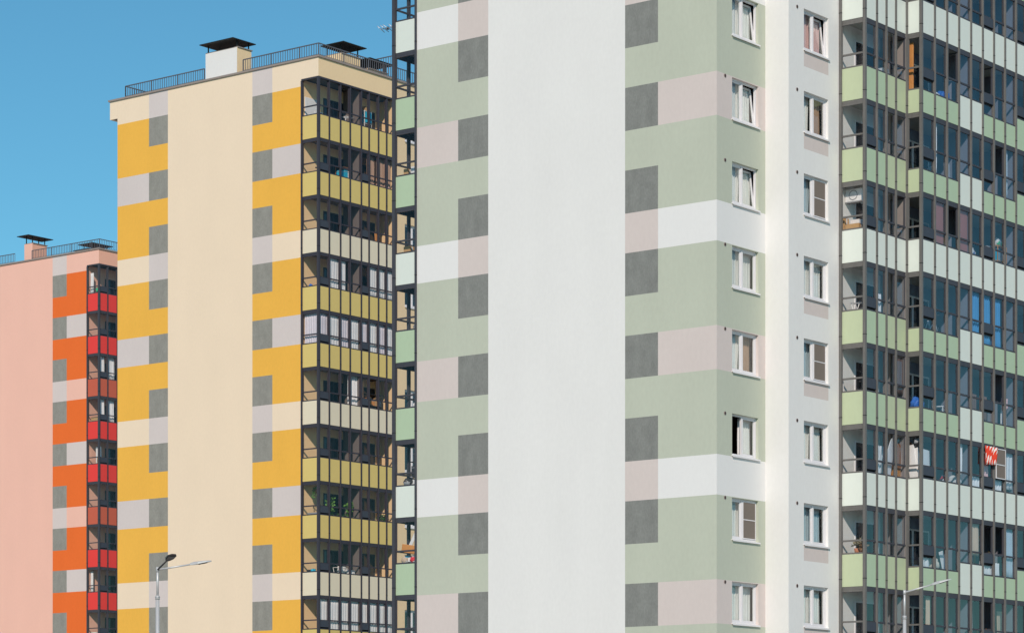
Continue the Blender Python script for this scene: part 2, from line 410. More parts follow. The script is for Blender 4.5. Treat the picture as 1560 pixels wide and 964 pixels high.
# balcony stack at the far end of the gable
gpL = lambda a, z, d: (d, a, z); spL = lambda a, z, d: (a, 13.98 - d, z)
L_v = [0, .80, 1.60, 2.40, 3.20, 4.0]
simple_box(TG, 'inner_wall', .0, 24, 12.915, 12.985, 0, TG.top - .2, WH)
for r in range(-2, 10):
    z0, z1 = TG.PB(r), TG.PB(r) + 2.8; bal = MB(); slab(bal, .09, 3.94, 12.99, 13.90, z0, FR_D)
    subs = glazed_face(TG, bal, gpL, [12.99, 13.98], z0, z1, 1.12, [P_W if is_w(r) else P_G], FR_D)
    sp = MB(); s2 = glazed_face(TG, bal, spL, L_v, z0, z1, 1.12, [P_W if is_w(r) else P_G] * 5, FR_D, sep=sp)
    finish('balcony', TG, bal, subs + s2 + [('side_panel', sp)])
mullion(TG, gpL, 12.955, ZB, ZT, FR_D, .07, .06, .05); mullion(TG, gpL, 13.98, ZB, ZT, FR_D, .13, .07, .06)
for v in L_v[1:]: mullion(TG, spL, v, ZB, ZT, FR_D, .085)

# ---- windows and vent caps of the green front
def make_window(T, u, a0, a1, h, tilt=False, left_open=False, screen=False):
    z0, z1 = h - WH_H + .03, h; y0 = u + .10; am = (a0 + a1) / 2 - .06
    f = MB()
    t = .055
    f.box(a0 + .002, a0 + t, y0, y0 + .07, z0, z1 - .002, PVC); f.box(a1 - t, a1 - .002, y0, y0 + .07, z0, z1 - .002, PVC)
    f.box(a0 + t, a1 - t, y0, y0 + .07, z1 - t, z1 - .002, PVC); f.box(a0 + t, a1 - t, y0, y0 + .07, z0, z0 + t, PVC)
    f.box(am - .04, am + .04, y0 - .002, y0 + .068, z0 + t, z1 - t, PVC)
    wd = f.build('window', T.root)
    def sash(b0, b1, ang):
        s = MB(); p = MB(); q = .055; za, zb = z0 + t, z1 - t
        def pt(a, z, d):
            zz, dd = z - za, d
            return (a, y0 + .022 + dd * math.cos(ang) + zz * math.sin(ang), za + zz * math.cos(ang) - dd * math.sin(ang))
        def bx(mb, x0, x1, d0, d1, zA, zB, m): mb.hexa([pt(x, z, d) for z in (zA, zB) for (x, d) in ((x0, d0), (x1, d0), (x1, d1), (x0, d1))], m)
        bx(s, b0 + .003, b0 + q, 0, .05, za + .003, zb - .003, PVC); bx(s, b1 - q, b1 - .003, 0, .05, za + .003, zb - .003, PVC)
        bx(s, b0 + q, b1 - q, 0, .05, za + .003, za + q, PVC); bx(s, b0 + q, b1 - q, 0, .05, zb - q, zb - .003, PVC)
        bx(p, b0 + q, b1 - q, .02, .03, za + q, zb - q, GLW)
        so = s.build('sash', wd); p.build('pane', wd)
    if not left_open: sash(a0 + t, am - .04, 0)
    sash(am + .04, a1 - t, R(7) if tilt else 0)
    if screen:
        s = MB(); b0, b1 = am + .04, a1 - t
        s.box(b0 + .02, b1 - .02, y0 - .012, y0 - .006, z0 + t, z1 - t, SCREEN)
        zc = (z0 + z1) / 2
        for za in (z0 + t, zc, z1 - t - .03): s.box(b0, b1, y0 - .02, y0 - .004, za, za + .03, PVC)
        for x in (b0, b1 - .02): s.box(x, x + .019, y0 - .021, y0 - .0045, z0 + t, z1 - t, PVC)
        s.build('insect_screen', wd)
    s = MB()
    s.hexa([(a0 - .03, u - .06, z0 - .055), (a1 + .03, u - .06, z0 - .055), (a1 + .03, u + .10, z0 - .03), (a0 - .03, u + .10, z0 - .03),
            (a0 - .03, u - .06, z0 - .03), (a1 + .03, u - .06, z0 - .03), (a1 + .03, u + .10, z0 + .0), (a0 - .03, u + .10, z0 + .0)], SILL)
    s.box(a0 - .03, a1 + .03, u - .066, u - .061, z0 - .085, z0 - .032, SILL)
    s.build('sill', wd)
    return wd
SCREEN = plain('brown_insect_mesh', (.20, .165, .14), .8)
for j, h in enumerate(HEAD):
    n = j - 3          # 0 = first row in view
    make_window(TG, 0, *W1, h, tilt=n in (0, 1, 2), left_open=(n == 5), screen=(n == 6))
    make_window(TG, -.929, *W2, h, tilt=(n == 0), screen=n in (2, 4))
    for v, u in ((.49, 0), (3.50, -.929)):
        c = MB(); c.tube((v, u - .014, h - .04), (v, u + .005, h - .04), .062, plain('vent_rim', (.30, .24, .22), .6), n=16)
        c.tube((v, u - .018, h - .04), (v, u - .0145, h - .04), .05, plain('vent_grille', (.07, .05, .05), .7), n=16); c.build('vent_cap', TG.root)
# ---- roof gear
def railing(T, pts, z0, z1, step=.155, parent=None):
    b = MB()
    for (p, q) in zip(pts[:-1], pts[1:]):
        p, q = Vector((*p, 0)), Vector((*q, 0)); L = (q - p).length; n = max(1, int(L / step))
        b.bar(p + Vector((0, 0, z1)), q + Vector((0, 0, z1)), .045, RAILM)
        b.bar(p + Vector((0, 0, z0 + .10)), q + Vector((0, 0, z0 + .10)), .02, RAILM)
        for i in range(n + 1):
            c = p.lerp(q, i / n); big = i % 12 == 0
            b.bar(c + Vector((0, 0, z0 if big else z0 + .1)), c + Vector((0, 0, z1)), .045 if big else .022, RAILM)
    return b.build('railing', T.root)
def vent_shaft(T, v0, v1, u0, u1, z0, z1, facem, sidem, gap, ov, flash=True):
    """ov: overhang of the cover plate towards v-, v+, u-, u+"""
    b = MB(); b.box(v0 + .01, v1, u0, u1, z0, z1, sidem); b.box(v0, v0 + .009, u0, u1, z0, z1, facem)
    if flash: b.box(v0 + .03, v1 + .05, u0 - .05, u1 + .02, z1 + .002, z1 + .05, COP)
    s = b.build('vent_shaft', T.root)
    c = MB(); a = (v0 - ov[0], v1 + ov[1], u0 - ov[2], u1 + ov[3]); z = z1 + gap
    k = c.mi(CAPM); bm = c.bm
    B = [bm.verts.new(p) for p in ((a[0], a[2], z), (a[1], a[2], z), (a[1], a[3], z), (a[0], a[3], z))]
    Tt = [bm.verts.new((p.co.x, p.co.y, z + .04)) for p in B]; ap = bm.verts.new(((a[0] + a[1]) / 2, (a[2] + a[3]) / 2, z + .14))
    bm.faces.new(B[::-1])
    for i in range(4):
        bm.faces.new((B[i], B[(i + 1) % 4], Tt[(i + 1) % 4], Tt[i])); bm.faces.new((Tt[i], Tt[(i + 1) % 4], ap))
    for x in (v0 + .1, v1 - .1):
        for y in (u0 + .1, u1 - .1): c.box(x - .025, x + .025, y - .025, y + .025, z1, z - .002, CAPM)
    c.build('vent_cap', s)
    return s

# ---- yellow and pink towers share one design
def corner_tower(cx, cy, D, PB0, label, outer, cream, mauve, gray, main, sidem, inw, ceil, panels, fm, width, edges, open_rows, box_rows, nrows, bay_len):
    T = Tower(cx, cy, D, PB0, label)
    c = [1.135, 3.073, 4.43, 10.355, 11.725, 14.045]
    wall(T, 'gable_wall', c, P_GABLE(0), band(outer, cream, mauve, gray, main, ((c[1], c[2]), (c[3], c[4])), (c[2], c[3])))
    zf = T.D + .34
    b = MB(); b.box(.0, .25, 0, 1.133, zf, T.top, sidem); b.box(.251, 16, 0, .25, zf + .001, T.top, sidem); b.box(.0, .25, 14.047, 14.607, zf, T.top, cream); b.box(.251, 16, 14.357, 14.607, zf + .001, T.top - .001, cream)
    # gable face of the fascia carries the cream paint
    b.box(-.004, -.001, .0, 1.133, zf + .001, T.top - .002, cream); b.build('parapet', T.root)
    b = MB(); b.box(-.07, .26, -.07, 14.68, T.top + .002, T.top + .095, COP); b.box(.261, 16, -.07, .26, T.top + .003, T.top + .094, COP); b.box(.261, 16, 14.35, 14.68, T.top + .003, T.top + .094, COP); b.build('coping', T.root)
    simple_box(T, 'roof', .26, 22, .26, 14.34, zf + .05, zf + .25, ROOFM)
    simple_box(T, 'fascia_soffit', .01, 15.9, 14.05, 14.34, zf - .02, zf + .04, ceil)
    simple_box(T, 'inner_wall', .01, bay_len, 1.14, 1.30, 0, zf, inw)
    simple_box(T, 'rear_wall', .01, 22, 13.80, 14.04, 0, zf - .03, cream)
    simple_box(T, 'end_wall', 21.8, 22, 1.4, 13.79, 0, zf, cream)
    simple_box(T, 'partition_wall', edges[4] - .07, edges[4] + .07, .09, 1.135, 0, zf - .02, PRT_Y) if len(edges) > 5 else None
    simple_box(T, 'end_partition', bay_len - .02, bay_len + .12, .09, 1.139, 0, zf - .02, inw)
    # plain front wall with windows beyond the glazed bay
    wins = [(bay_len + .75, bay_len + 2.25, T.PB(r) + 1.0, T.PB(r) + 2.4) for r in range(0, nrows)]
    wall(T, 'front_wall', [bay_len + .12, 16], P_SIDE(.0), lambda *a: sidem, holes=wins, zmax=zf)
    for h in wins: make_window(T, 0, h[0], h[1], h[3])
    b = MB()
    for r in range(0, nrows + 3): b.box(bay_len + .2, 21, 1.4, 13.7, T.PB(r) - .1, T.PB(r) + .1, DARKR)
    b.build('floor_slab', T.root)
    zt = zf - .0; zb = T.PB(nrows) + .1
    for r in range(0, nrows):
        z0 = T.PB(r); z1 = z0 + 2.8 if r else zf + .1 - .02
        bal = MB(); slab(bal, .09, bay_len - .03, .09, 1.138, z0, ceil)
        pm = panels(r)
        subs = glazed_face(T, bal, P_GABLE(0), [0, 1.12], z0, z1, 1.13, [pm], fm)
        subs += glazed_face(T, bal, P_SIDE(0), edges, z0, z1, 1.13, [pm] * (len(edges) - 1), fm, boxes=box_rows(r), opens=open_rows.get(r, ()))
        bo = finish('balcony', T, bal, subs)
        inner_door(T, bo, P_SIDE(1.14), 1.62, z0 + .19, .72, .9, FR_D)
        if bay_len > 4: inner_door(T, bo, P_SIDE(1.14), 3.9, z0 + .19, .72, .9, FR_D)
    b = MB(); b.box(-.05, .08, -.05, 1.10, zf - .09, zf - .003, fm); b.box(.081, bay_len, -.05, .08, zf - .09, zf - .003, fm); b.build('head_rail', T.root)
    mullion(T, P_GABLE(0), 1.09, zb, zf - .09, fm, .09, .05, .05); mullion(T, P_GABLE(0), 0.0, zb, zf - .09, fm, .12, .06, .06)
    for v in edges[1:]: mullion(T, P_SIDE(0), v, zb, zf - .09, fm, .065, .04)
    return T
TY = corner_tower(-9.474, 134.11, 34.22, 31.58, 'middle apartment tower in yellow and cream with grey blocks and olive balcony panels',
    YEL, CRM, MAU, GRY2, CRM, SND, INW_Y, CEIL_Y, lambda r: P_C if r % 3 == 2 else P_O, FR_Y, 14,
    [0, .786, 1.617, 2.339, 3.181, 3.766, 4.49, 5.119, 5.76], {0: (2,), 5: (5,)}, lambda r: () if r == 0 else (0, 4), 11, 5.80)
TP = corner_tower(-27.074, 179.57, 33.66, 30.95, 'farthest apartment tower in salmon pink and orange with red balcony panels',
    ORG, SAL, MA2, GRY2, SAL, SA2, INW_P, CEIL_Y, lambda r: P_T if r % 3 == 2 else P_R, FR_D, 14,
    [0, .777, 1.637, 2.45, 3.25, 3.85, 4.6, 5.2, 5.8], {}, lambda r: (0, 4), 9, 5.84)
zr = TY.top + .09
railing(TY, [(.15, 13.6), (.15, 7.9)], zr, zr + .62); railing(TY, [(.15, 5.2), (.15, .12), (9, .12)], zr, zr + .64)
railing(TY, [(.15, 13.6), (2.6, 13.6)], zr, zr + .62)
railing(TY, [(6.0, 1.6), (6.0, .3)], zr, 36.85 + CZ); railing(TY, [(6.9, 1.6), (6.0, 1.6)], zr, 36.85 + CZ)
vent_shaft(TY, .15, 1.2, 5.63, 7.82, zr, 36.93 + CZ, WH2, SND, .36, (.4, .23, .1, .05))
vent_shaft(TY, 3.0, 4.5, 1.2, 2.3, TY.top - .5, 36.5 + CZ, SND, SND, .48, (.2, .08, .35, .1))
vent_shaft(TY, 5.2, 6.7, 1.3, 2.5, TY.top - .5, 36.2 + CZ, SND, SND, .42, (.25, .2, .35, .1))
zr = TP.top + .09
railing(TP, [(.15, 13.6), (.15, 8.3)], zr, zr + .62); railing(TP, [(.15, 6.6), (.15, .12), (9, .12)], zr, zr + .62)
vent_shaft(TP, .9, 2.2, 7.4, 8.2, TP.top - .5, 36.35 + CZ, SAL, SA2, .48, (.45, .5, .1, .25))
vent_shaft(TP, 1.4, 2.9, 2.1, 3.1, TP.top - .5, 35.35 + CZ, SAL, SA2, .42, (.2, .2, .2, .2))
vent_shaft(TP, 5.1, 6.4, 6.4, 7.5, TP.top - .5, 36.05 + CZ, SAL, SA2, .42, (.2, .2, .2, .2))
#CONTENT

# ------------------------------------------------------------------ loose things
def put(o, T, v, u, z, rot=0.0):
    o.location = T.W(v, u, z); o.rotation_euler = (0, 0, ANG + rot); return o
def empty(name, label, cat, T, v, u, z, rot=0.0, group=None):
    o = bpy.data.objects.new(name, None); col.objects.link(o); put(o, T, v, u, z, rot); return tag(o, label, cat, group)
NET = cloth('white_net', (.88, .87, .87), .18); LIL = cloth('lilac_net', (.80, .75, .81), .2); WOOL = cloth('white_cotton', (.80, .79, .78), .15)
BEI = cloth('beige_cotton', (.62, .48, .36), .15); BLU = cloth('blue_cotton', (.10, .34, .62), .2); TER = cloth('terracotta_cotton', (.55, .24, .20), .15)
BRN = cloth('brown_cotton', (.20, .13, .11), .1); STR = cloth('tan_striped_cotton', (.50, .33, .24), .2); PKC = cloth('pink_cotton', (.80, .52, .52), .15)
RED = cloth('red_cotton', (.72, .06, .035), .12); BLC = cloth('pale_blue_net', (.55, .66, .74), .3)
WD = plain('orange_wood', (.62, .27, .08), .55, 0, .15); WD2 = plain('brown_wood', (.33, .14, .07), .55, 0, .15); CARD = plain('cardboard', (.52, .32, .15), .85)
WPL = plain('white_laminate', (.78, .77, .76), .4); GPL = plain('grey_plastic', (.30, .31, .33), .5); BLP = plain('blue_plastic', (.03, .14, .50), .45)
CYP = plain('cyan_plastic', (.03, .42, .62), .45); GRP = plain('green_plastic', (.06, .45, .22), .5); DKM = plain('dark_metal', (.04, .04, .045), .4)
def striped(name, c1, c2, sc):
    m = cloth(name, c1, .12); t = m.node_tree; p = t.nodes['Principled BSDF']
    wv = t.nodes.new('ShaderNodeTexWave'); wv.inputs['Scale'].default_value = sc; wv.inputs['Distortion'].default_value = 6; wv.inputs['Detail'].default_value = 3; wv.bands_direction = 'DIAGONAL'
    cr = t.nodes.new('ShaderNodeValToRGB'); cr.color_ramp.interpolation = 'CONSTANT'; cr.color_ramp.elements[0].color = (*c1, 1); cr.color_ramp.elements[1].color = (*c2, 1); cr.color_ramp.elements[1].position = .82
    t.links.new(wv.outputs['Color'], cr.inputs[0]); t.links.new(cr.outputs[0], p.inputs['Base Color']); return m
REDW = striped('red_and_white_cotton', (.70, .07, .04), (.80, .74, .70), .5)
REP = plain('red_plastic', (.60, .03, .05), .5); YEP = plain('yellow_plastic', (.70, .50, .05), .5); CLAY = plain('clay_pot', (.45, .18, .10), .8)
LEAF = plain('green_leaf', (.12, .26, .05), .6, 0, .3); LEAF2 = plain('dark_leaf', (.06, .14, .04), .6, 0, .3)
CUR = 'curtains and blinds behind the balcony glass'; STO = 'things kept on the glazed balconies'

def curtain(label, T, v, u, z, w_, h, m, along='v', folds=9, amp=.028, gather=0.0, name='curtain', cat='curtain', group=CUR, th=.008):
    rng = random.Random(label); n = max(24, int(folds * 8)); mb = MB(); F = []; B = []; ph = rng.random() * 6
    nz = 6; bm = mb.bm; k = mb.mi(m)
    for side in (0, 1):
        G = []
        for j in range(nz + 1):
            row = []; t = j / nz
            for i in range(n + 1):
                a = i / n; sw = 1 - gather * (1 - t) * (1 - (1 - 2 * t) ** 2 * .2)
                x = a * w_ * sw + .02 * math.sin(3 * t + ph) * (1 - t)
                y = amp * (1.2 - .5 * t) * (math.sin(2 * math.pi * folds * a + ph + .5 * math.sin(4 * t)) + .4 * math.sin(2 * math.pi * folds * .37 * a + 2 * ph)) + side * th
                zz = h * t + (.015 * math.sin(5 * a * folds) if j == 0 else 0)
                row.append(bm.verts.new((x, y, zz) if along == 'v' else (y, x, zz)))
            G.append(row)
        for j in range(nz):
            for i in range(n):
                f = bm.faces.new((G[j][i], G[j][i + 1], G[j + 1][i + 1], G[j + 1][i])); f.smooth = True; f.material_index = k
        (F if side == 0 else B).extend(G)
    for i in range(n):
        for j in (0, nz): bm.faces.new((F[j][i], F[j][i + 1], B[j][i + 1], B[j][i])).material_index = k
    for j in range(nz):
        for i in (0, n): bm.faces.new((F[j][i], F[j + 1][i], B[j + 1][i], B[j][i])).material_index = k
    o = mb.build(name); put(o, T, v, u, z); return tag(o, label, cat, group)
def blind(label, T, v, u, z, w_, h, m):
    mb = MB(); n = int(h / .07)
    for i in range(n): mb.hexa([(0, 0, i * h / n), (w_, 0, i * h / n), (w_, .012, i * h / n), (0, .012, i * h / n), (0, -.014, (i + .93) * h / n), (w_, -.014, (i + .93) * h / n), (w_, .001, (i + .93) * h / n), (0, .001, (i + .93) * h / n)], m)
    mb.box(-.005, w_ + .005, -.022, .022, h, h + .04, m); mb.box(0, w_, -.016, .016, -.03, -.002, m)
    o = mb.build('blind'); put(o, T, v, u, z); return tag(o, label, 'blind', CUR)
def board(label, T, v, u, z, w_, h, th, m, lean=0.1, tilt=0.0, name='board', cat='board', cap=None, rot=0.0):
    mb = MB(); mb.box(0, w_, 0, th, 0, h, m)
    bmesh.ops.bevel(mb.bm, geom=mb.bm.edges[:], offset=min(th * .3, .012), segments=1, affect='EDGES')
    if cap: mb.box(.04, w_ - .04, -.006, -.001, h * .12, h * .2, cap); mb.box(.04, w_ - .04, -.006, -.001, h * .8, h * .84, cap)
    o = mb.build(name); put(o, T, v, u, z)
    o.rotation_euler = (Matrix.Rotation(ANG + rot, 4, 'Z') @ Matrix.Rotation(tilt, 4, 'Y') @ Matrix.Rotation(-lean, 4, 'X')).to_euler()
    return tag(o, label, cat, STO)
def boxes(label, T, v, u, z, w_, d, h, m, name='carton', cat='box', rot=0.0, tape=True):
    o = MB(); o.box(0, w_, 0, d, 0, h - .012, m)
    o.box(-.004, w_ / 2 - .004, -.004, d + .004, h - .0115, h, m); o.box(w_ / 2 + .004, w_ + .004, -.004, d + .004, h - .0115, h, m)
    if tape: o.box(w_ / 2 - .03, w_ / 2 + .03, -.006, -.0045, h * .5, h, WPL)
    o = o.build(name); put(o, T, v, u, z, rot); return tag(o, label, cat, STO)
def shelf(label, T, v, u, z, w_, d, h, n, m, fill=(), name='shelving_unit', along='v', short='the shelves'):
    e = empty(name, label, 'shelf', T, v, u, z, 0, STO); mb = MB(); rng = random.Random(label)
    X = lambda a0, a1, b0, b1: (a0, a1, b0, b1) if along == 'v' else (b0, b1, a0, a1)
    for a in (0, w_ - .03):
        for b in (0, d - .03): mb.box(*X(a, a + .03, b, b + .03), 0, h, m)
    mb.build('frame', e)
    for i in range(n):
        zz = .06 + i * (h - .1) / (n - 1); s = MB(); s.box(*X(.002, w_ - .002, .002, d - .002), zz, zz + .025, m); s.build('shelf_board', e)
    gap = (h - .1) / (n - 1)
    for i in range(n - 1):
        a = .05
        cnt = 0
        while fill and a < w_ - .14:
            ww = rng.uniform(.1, .26); hh = rng.uniform(.4, .85) * gap; q = MB(); ww = min(ww, w_ - .05 - a); mm = rng.choice(fill)
            zz = .087 + i * gap; q.box(*X(a, a + ww, .05, d - .05), zz, zz + hh, mm); q.box(*X(a - .004, a + ww + .004, .046, d - .046), zz + hh * .8, zz + hh * .86, GPL)
            o = q.build('storage_box'); o.location = e.location; o.rotation_euler = e.rotation_euler
            tag(o, '%s box, %s along the %s shelf, %s' % (mname(mm), ORD[cnt].replace('top', 'first'), ('lowest', 'second', 'third', 'fourth')[i], short), 'box', 'storage boxes on balcony shelves'); cnt += 1
            a += ww + .02
    return e
def mname(m): return {'white_laminate': 'white', 'cardboard': 'brown cardboard', 'grey_plastic': 'grey', 'red_plastic': 'red', 'blue_plastic': 'blue', 'cyan_plastic': 'cyan', 'dark_metal': 'dark', 'orange_wood': 'orange', 'green_plastic': 'green', 'clay_pot': 'reddish brown'}.get(m.name, 'plain')
def rack(label, T, v, u, z, w_, h, m, cl=None):
    e = empty('drying_rack', label, 'drying rack', T, v, u, z, 0, STO); f = MB()
    for a in (0, w_):
        f.tube((a, 0, 0), (a, .35, h), .014, m); f.tube((a, .35, 0), (a, 0, h), .014, m)
    for i in range(7): f.tube((0, .35 * i / 6, h), (w_, .35 * i / 6, h), .008, m)
    f.build('frame', e)
    return e
def plant(label, T, v, u, z, h, sp, m, n=110, pot=CLAY, hang=False, trail=.5):
    rng = random.Random(label); e = empty('potted_plant', label, 'plant', T, v, u, z, 0, 'plants on the balconies'); p = MB()
    if hang: p.tube((0, 0, h - .18), (0, 0, h), .09, pot, .12, 12); p.tube((0, 0, h), (0, 0, h + .5), .006, DKM)
    else: p.tube((0, 0, 0), (0, 0, .2), .09, pot, .125, 12)
    p.build('pot', e); s = MB(); l = MB(); kk = l.mi(m)
    for i in range(9):
        a = rng.uniform(0, 6.28)
        base = Vector((.03 * math.cos(a), .03 * math.sin(a), h if hang else .2)); r = sp * rng.uniform(.3, 1)
        tip = Vector((r * math.cos(a), r * math.sin(a) * .5, rng.uniform(-trail, .1) + h if hang else h * rng.uniform(.6, 1)))
        mid = base.lerp(tip, .5) + Vector((0, 0, .08)); s.tube(base, mid, .007, m, .005, 5); s.tube(mid, tip, .005, m, .003, 5)
        for q in range(n // 9):
            t = rng.uniform(.15, 1.05); c = base.lerp(mid, t * 2) if t < .5 else mid.lerp(tip, t * 2 - 1)
            c = c + Vector([rng.gauss(0, .035) for _ in range(3)])
            d = Vector([rng.gauss(0, 1) for _ in range(3)]).normalized(); b = d.orthogonal().normalized(); L = rng.uniform(.08, .16); W_ = L * .34
            l.quad([c, c + d * L * .5 + b * W_, c + d * L, c + d * L * .5 - b * W_], m)
    s.build('stem', e); l.build('foliage', e, recalc=False); return e
def bicycle(label, T, v, u, z, m, along='u', r=.28):
    e = empty('bicycle', label, 'bicycle', T, v, u, z, R(90) if along == 'u' else 0, STO)
    for x in (0, .85):
        wl = MB(); wl.ring((x, 0, r), r, 1, DKM, .02); wl.tube((x, -.04, r), (x, .04, r), .03, GPL)
        for i in range(6): wl.tube((x, 0, r), (x + r * math.cos(i * math.pi / 3), 0, r + r * math.sin(i * math.pi / 3)), .004, GPL, n=4)
        wl.build('wheel', e)
    f = MB()
    for p, q in (((0, 0, r), (.28, 0, r + .02)), ((.28, 0, r), (.18, 0, .72)), ((.28, 0, r), (.66, 0, .62)), ((.2, 0, .64), (.66, 0, .66)), ((0, 0, r), (.2, 0, .6)), ((.64, 0, .74), (.85, 0, r))): f.tube(p, q, .02, m)
    f.build('frame', e); s = MB(); s.box(.08, .3, -.06, .06, .72, .77, DKM); s.build('saddle', e)
    b = MB(); b.tube((.62, -.24, .80), (.62, .24, .80), .016, DKM); b.tube((.64, 0, .74), (.62, 0, .80), .016, DKM); b.build('handlebar', e)
    return e
def ironing(label, T, v, u, z, m, tilt, L=1.35):
    mb = MB(); pts = []
    n = 14
    for i in range(n + 1):
        t = i / n; wv = .19 * min(1, (1 - t) * 4) ** .5 * (1 if t < .6 else 1 - (t - .6) * .9); pts.append((wv, t * L))
    out = [(a, z_) for a, z_ in pts] + [(-a, z_) for a, z_ in pts[::-1][1:]]
    bm = mb.bm; k = mb.mi(m); A = [bm.verts.new((x, 0, zz)) for x, zz in out]; B = [bm.verts.new((x, .035, zz)) for x, zz in out]
    bm.faces.new(A).material_index = k; bm.faces.new(B[::-1]).material_index = k
    for i in range(len(A)): bm.faces.new((A[i], A[(i + 1) % len(A)], B[(i + 1) % len(A)], B[i])).material_index = k
    mb.tube((-.1, .05, .3), (-.13, .06, 1.0), .012, DKM); mb.tube((.1, .05, .3), (.13, .06, 1.0), .012, DKM)
    o = mb.build('ironing_board'); put(o, T, v, u, z); o.rotation_euler = (Matrix.Rotation(ANG, 4, 'Z') @ Matrix.Rotation(tilt, 4, 'Y')).to_euler()
    return tag(o, label, 'ironing board', STO)
def bundle(label, T, v, u, z, r, m, m2=None, name='laundry_bag', cat='bag', sq=(1, .7, .8), rot=0.0):
    mb = MB(); rng = random.Random(label); bm = mb.bm
    bmesh.ops.create_icosphere(bm, subdivisions=3, radius=1)
    mb.mi(m); (mb.mi(m2) if m2 else None)
    ph = [rng.uniform(0, 6) for _ in range(4)]
    for vv in bm.verts:
        p = vv.co; k = 1 + .13 * math.sin(5 * p.x + ph[0]) + .1 * math.sin(6 * p.y + 3 * p.z + ph[1]) + .06 * math.sin(11 * p.z + ph[2])
        vv.co = Vector((p.x * sq[0], p.y * sq[1], max(p.z, -.75) * sq[2])) * k * r + Vector((0, 0, .75 * sq[2] * r))
    for f in bm.faces:
        f.smooth = True
        if m2 and math.sin(f.calc_center_median().x * 7 / r + ph[3]) + math.sin(f.calc_center_median().z * 5 / r) > .5: f.material_index = 1
    mb.tube((0, 0, 1.2 * sq[2] * r), (0, 0, 1.6 * sq[2] * r), .12 * r, m, .22 * r, 10)
    o = mb.build(name); put(o, T, v, u, z, rot); return tag(o, label, cat, STO)
def chair(label, T, v, u, z, m, rot=0.0):
    e = empty('chair', label, 'chair', T, v, u, z, rot, STO)
    s = MB(); s.box(0, .42, 0, .42, .43, .46, m); s.build('seat', e)
    b = MB(); b.box(0, .42, .40, .43, .62, .95, m); b.box(.0, .03, .395, .425, .46, .62, m); b.box(.39, .42, .395, .425, .46, .62, m); b.build('backrest', e)
    for x in (.01, .38):
        for y in (.01, .38): l = MB(); l.box(x, x + .03, y, y + .03, 0, .43, m); l.build('leg', e)
    return e
def ladder(label, T, v, u, z, m, h=1.9, along='v'):
    mb = MB()
    for x in (0, .36): mb.bar((x, .0, 0), (x + (.04 if x == 0 else -.04), .35, h), .035, m); mb.bar((x, .6, 0), (x + (.04 if x == 0 else -.04), .36, h), .025, m)
    for i in range(6): t = (i + .6) / 6.5; mb.bar((.03, .35 * t, h * t), (.33, .35 * t, h * t), .04, m)
    o = mb.build('step_ladder'); put(o, T, v, u, z, 0 if along == 'v' else R(90)); return tag(o, label, 'ladder', STO)

F = lambda T, r: T.PB(r) + .19           # balcony floor behind glazed row r
ORD = ['top', 'second', 'third', 'fourth', 'fifth', 'sixth', 'seventh', 'eighth', 'ninth', 'tenth', 'eleventh']
def yb(r): return 'the yellow tower\'s %s balcony' % ORD[r]
def gb(r): return 'the green tower\'s %s glazed row' % ORD[r - 1].replace('top', 'topmost')

# --- yellow tower
T = TY
shelf('white shelf unit holding a bright blue bin on the top balcony of the yellow tower', T, 3.95, .45, F(T, 0), .55, .4, 1.95, 4, WPL)
boxes('bright blue bin high on the white shelves of the yellow tower\'s top balcony', T, 4.05, .40, F(T, 0) + 1.36, .38, .3, .52, CYP, 'storage_bin', 'bin', tape=False)
boxes('small tan carton topping the white shelves on the yellow tower\'s top balcony', T, 4.08, .5, F(T, 0) + 1.965, .3, .25, .22, CARD)
rack('white folding drying rack on the top balcony of the yellow tower', T, 2.45, .35, F(T, 0), .7, 1.35, WPL)
board('tall white sheet leaning in the corner pane of the yellow tower\'s top balcony', T, .25, 1.06, F(T, 0), .95, 2.0, .04, WPL, .03)
board('white panel standing low behind the left gable pane of the yellow tower\'s top balcony', T, .95, 1.05, F(T, 0), .6, 1.45, .04, WPL, .03)
bicycle('bicycle behind the corner gable pane in ' + yb(1), T, .35, .55, F(T, 1) + .52, GPL, 'v', .25)
shelf('dark shelf unit crammed with things in ' + yb(1), T, 2.35, .6, F(T, 1), .75, .4, 1.7, 4, WD2, (WPL, CARD, GRP, CYP), short=yb(1)[4:])
for i, (v, w_) in enumerate(((3.82, .6), (4.54, .58), (5.16, .55))):
    curtain('tan %s curtain in %s' % (('plain', 'lattice-lit', 'rightmost striped')[i], yb(1)), T, v, .22, F(T, 1) + .35, w_, 2.15, STR, folds=5)
bundle('pink and grey bundle low at the right end of ' + yb(1), T, 5.45, .3, F(T, 1) + .75, .26, PKC, GPL)
bundle('orange bundle at the right end of ' + yb(2), T, 5.4, .3, F(T, 2) + .8, .24, WD, WPL)
board('tall orange board near the right end of ' + yb(2), T, 5.0, .55, F(T, 2), .35, 1.6, .03, WD, .08)
bundle('small blue bag in the corner pane of ' + yb(3), T, .3, .75, F(T, 3) + .9, .16, BLP)
for i, (v, w_) in enumerate(((.85, .76), (1.68, .45), (3.82, .68), (4.54, .58), (5.16, .55))):
    curtain('%s white curtain from the left in %s' % (('first', 'second', 'third', 'fourth', 'fifth')[i], yb(3)), T, v, .13, F(T, 3) + (.75 if i < 2 else .95), w_, 1.75 if i < 2 else 1.55, NET, folds=4, amp=.010)
boxes('wooden shelf box under the white curtains at the right of ' + yb(3), T, 4.0, .25, F(T, 3) + .68, 1.7, .3, .2, WD, 'storage_box')
curtain('lilac curtain filling the left gable pane of ' + yb(4), T, .16, .12, F(T, 4) + .4, .92, 2.1, LIL, along='u', folds=6, amp=.012)
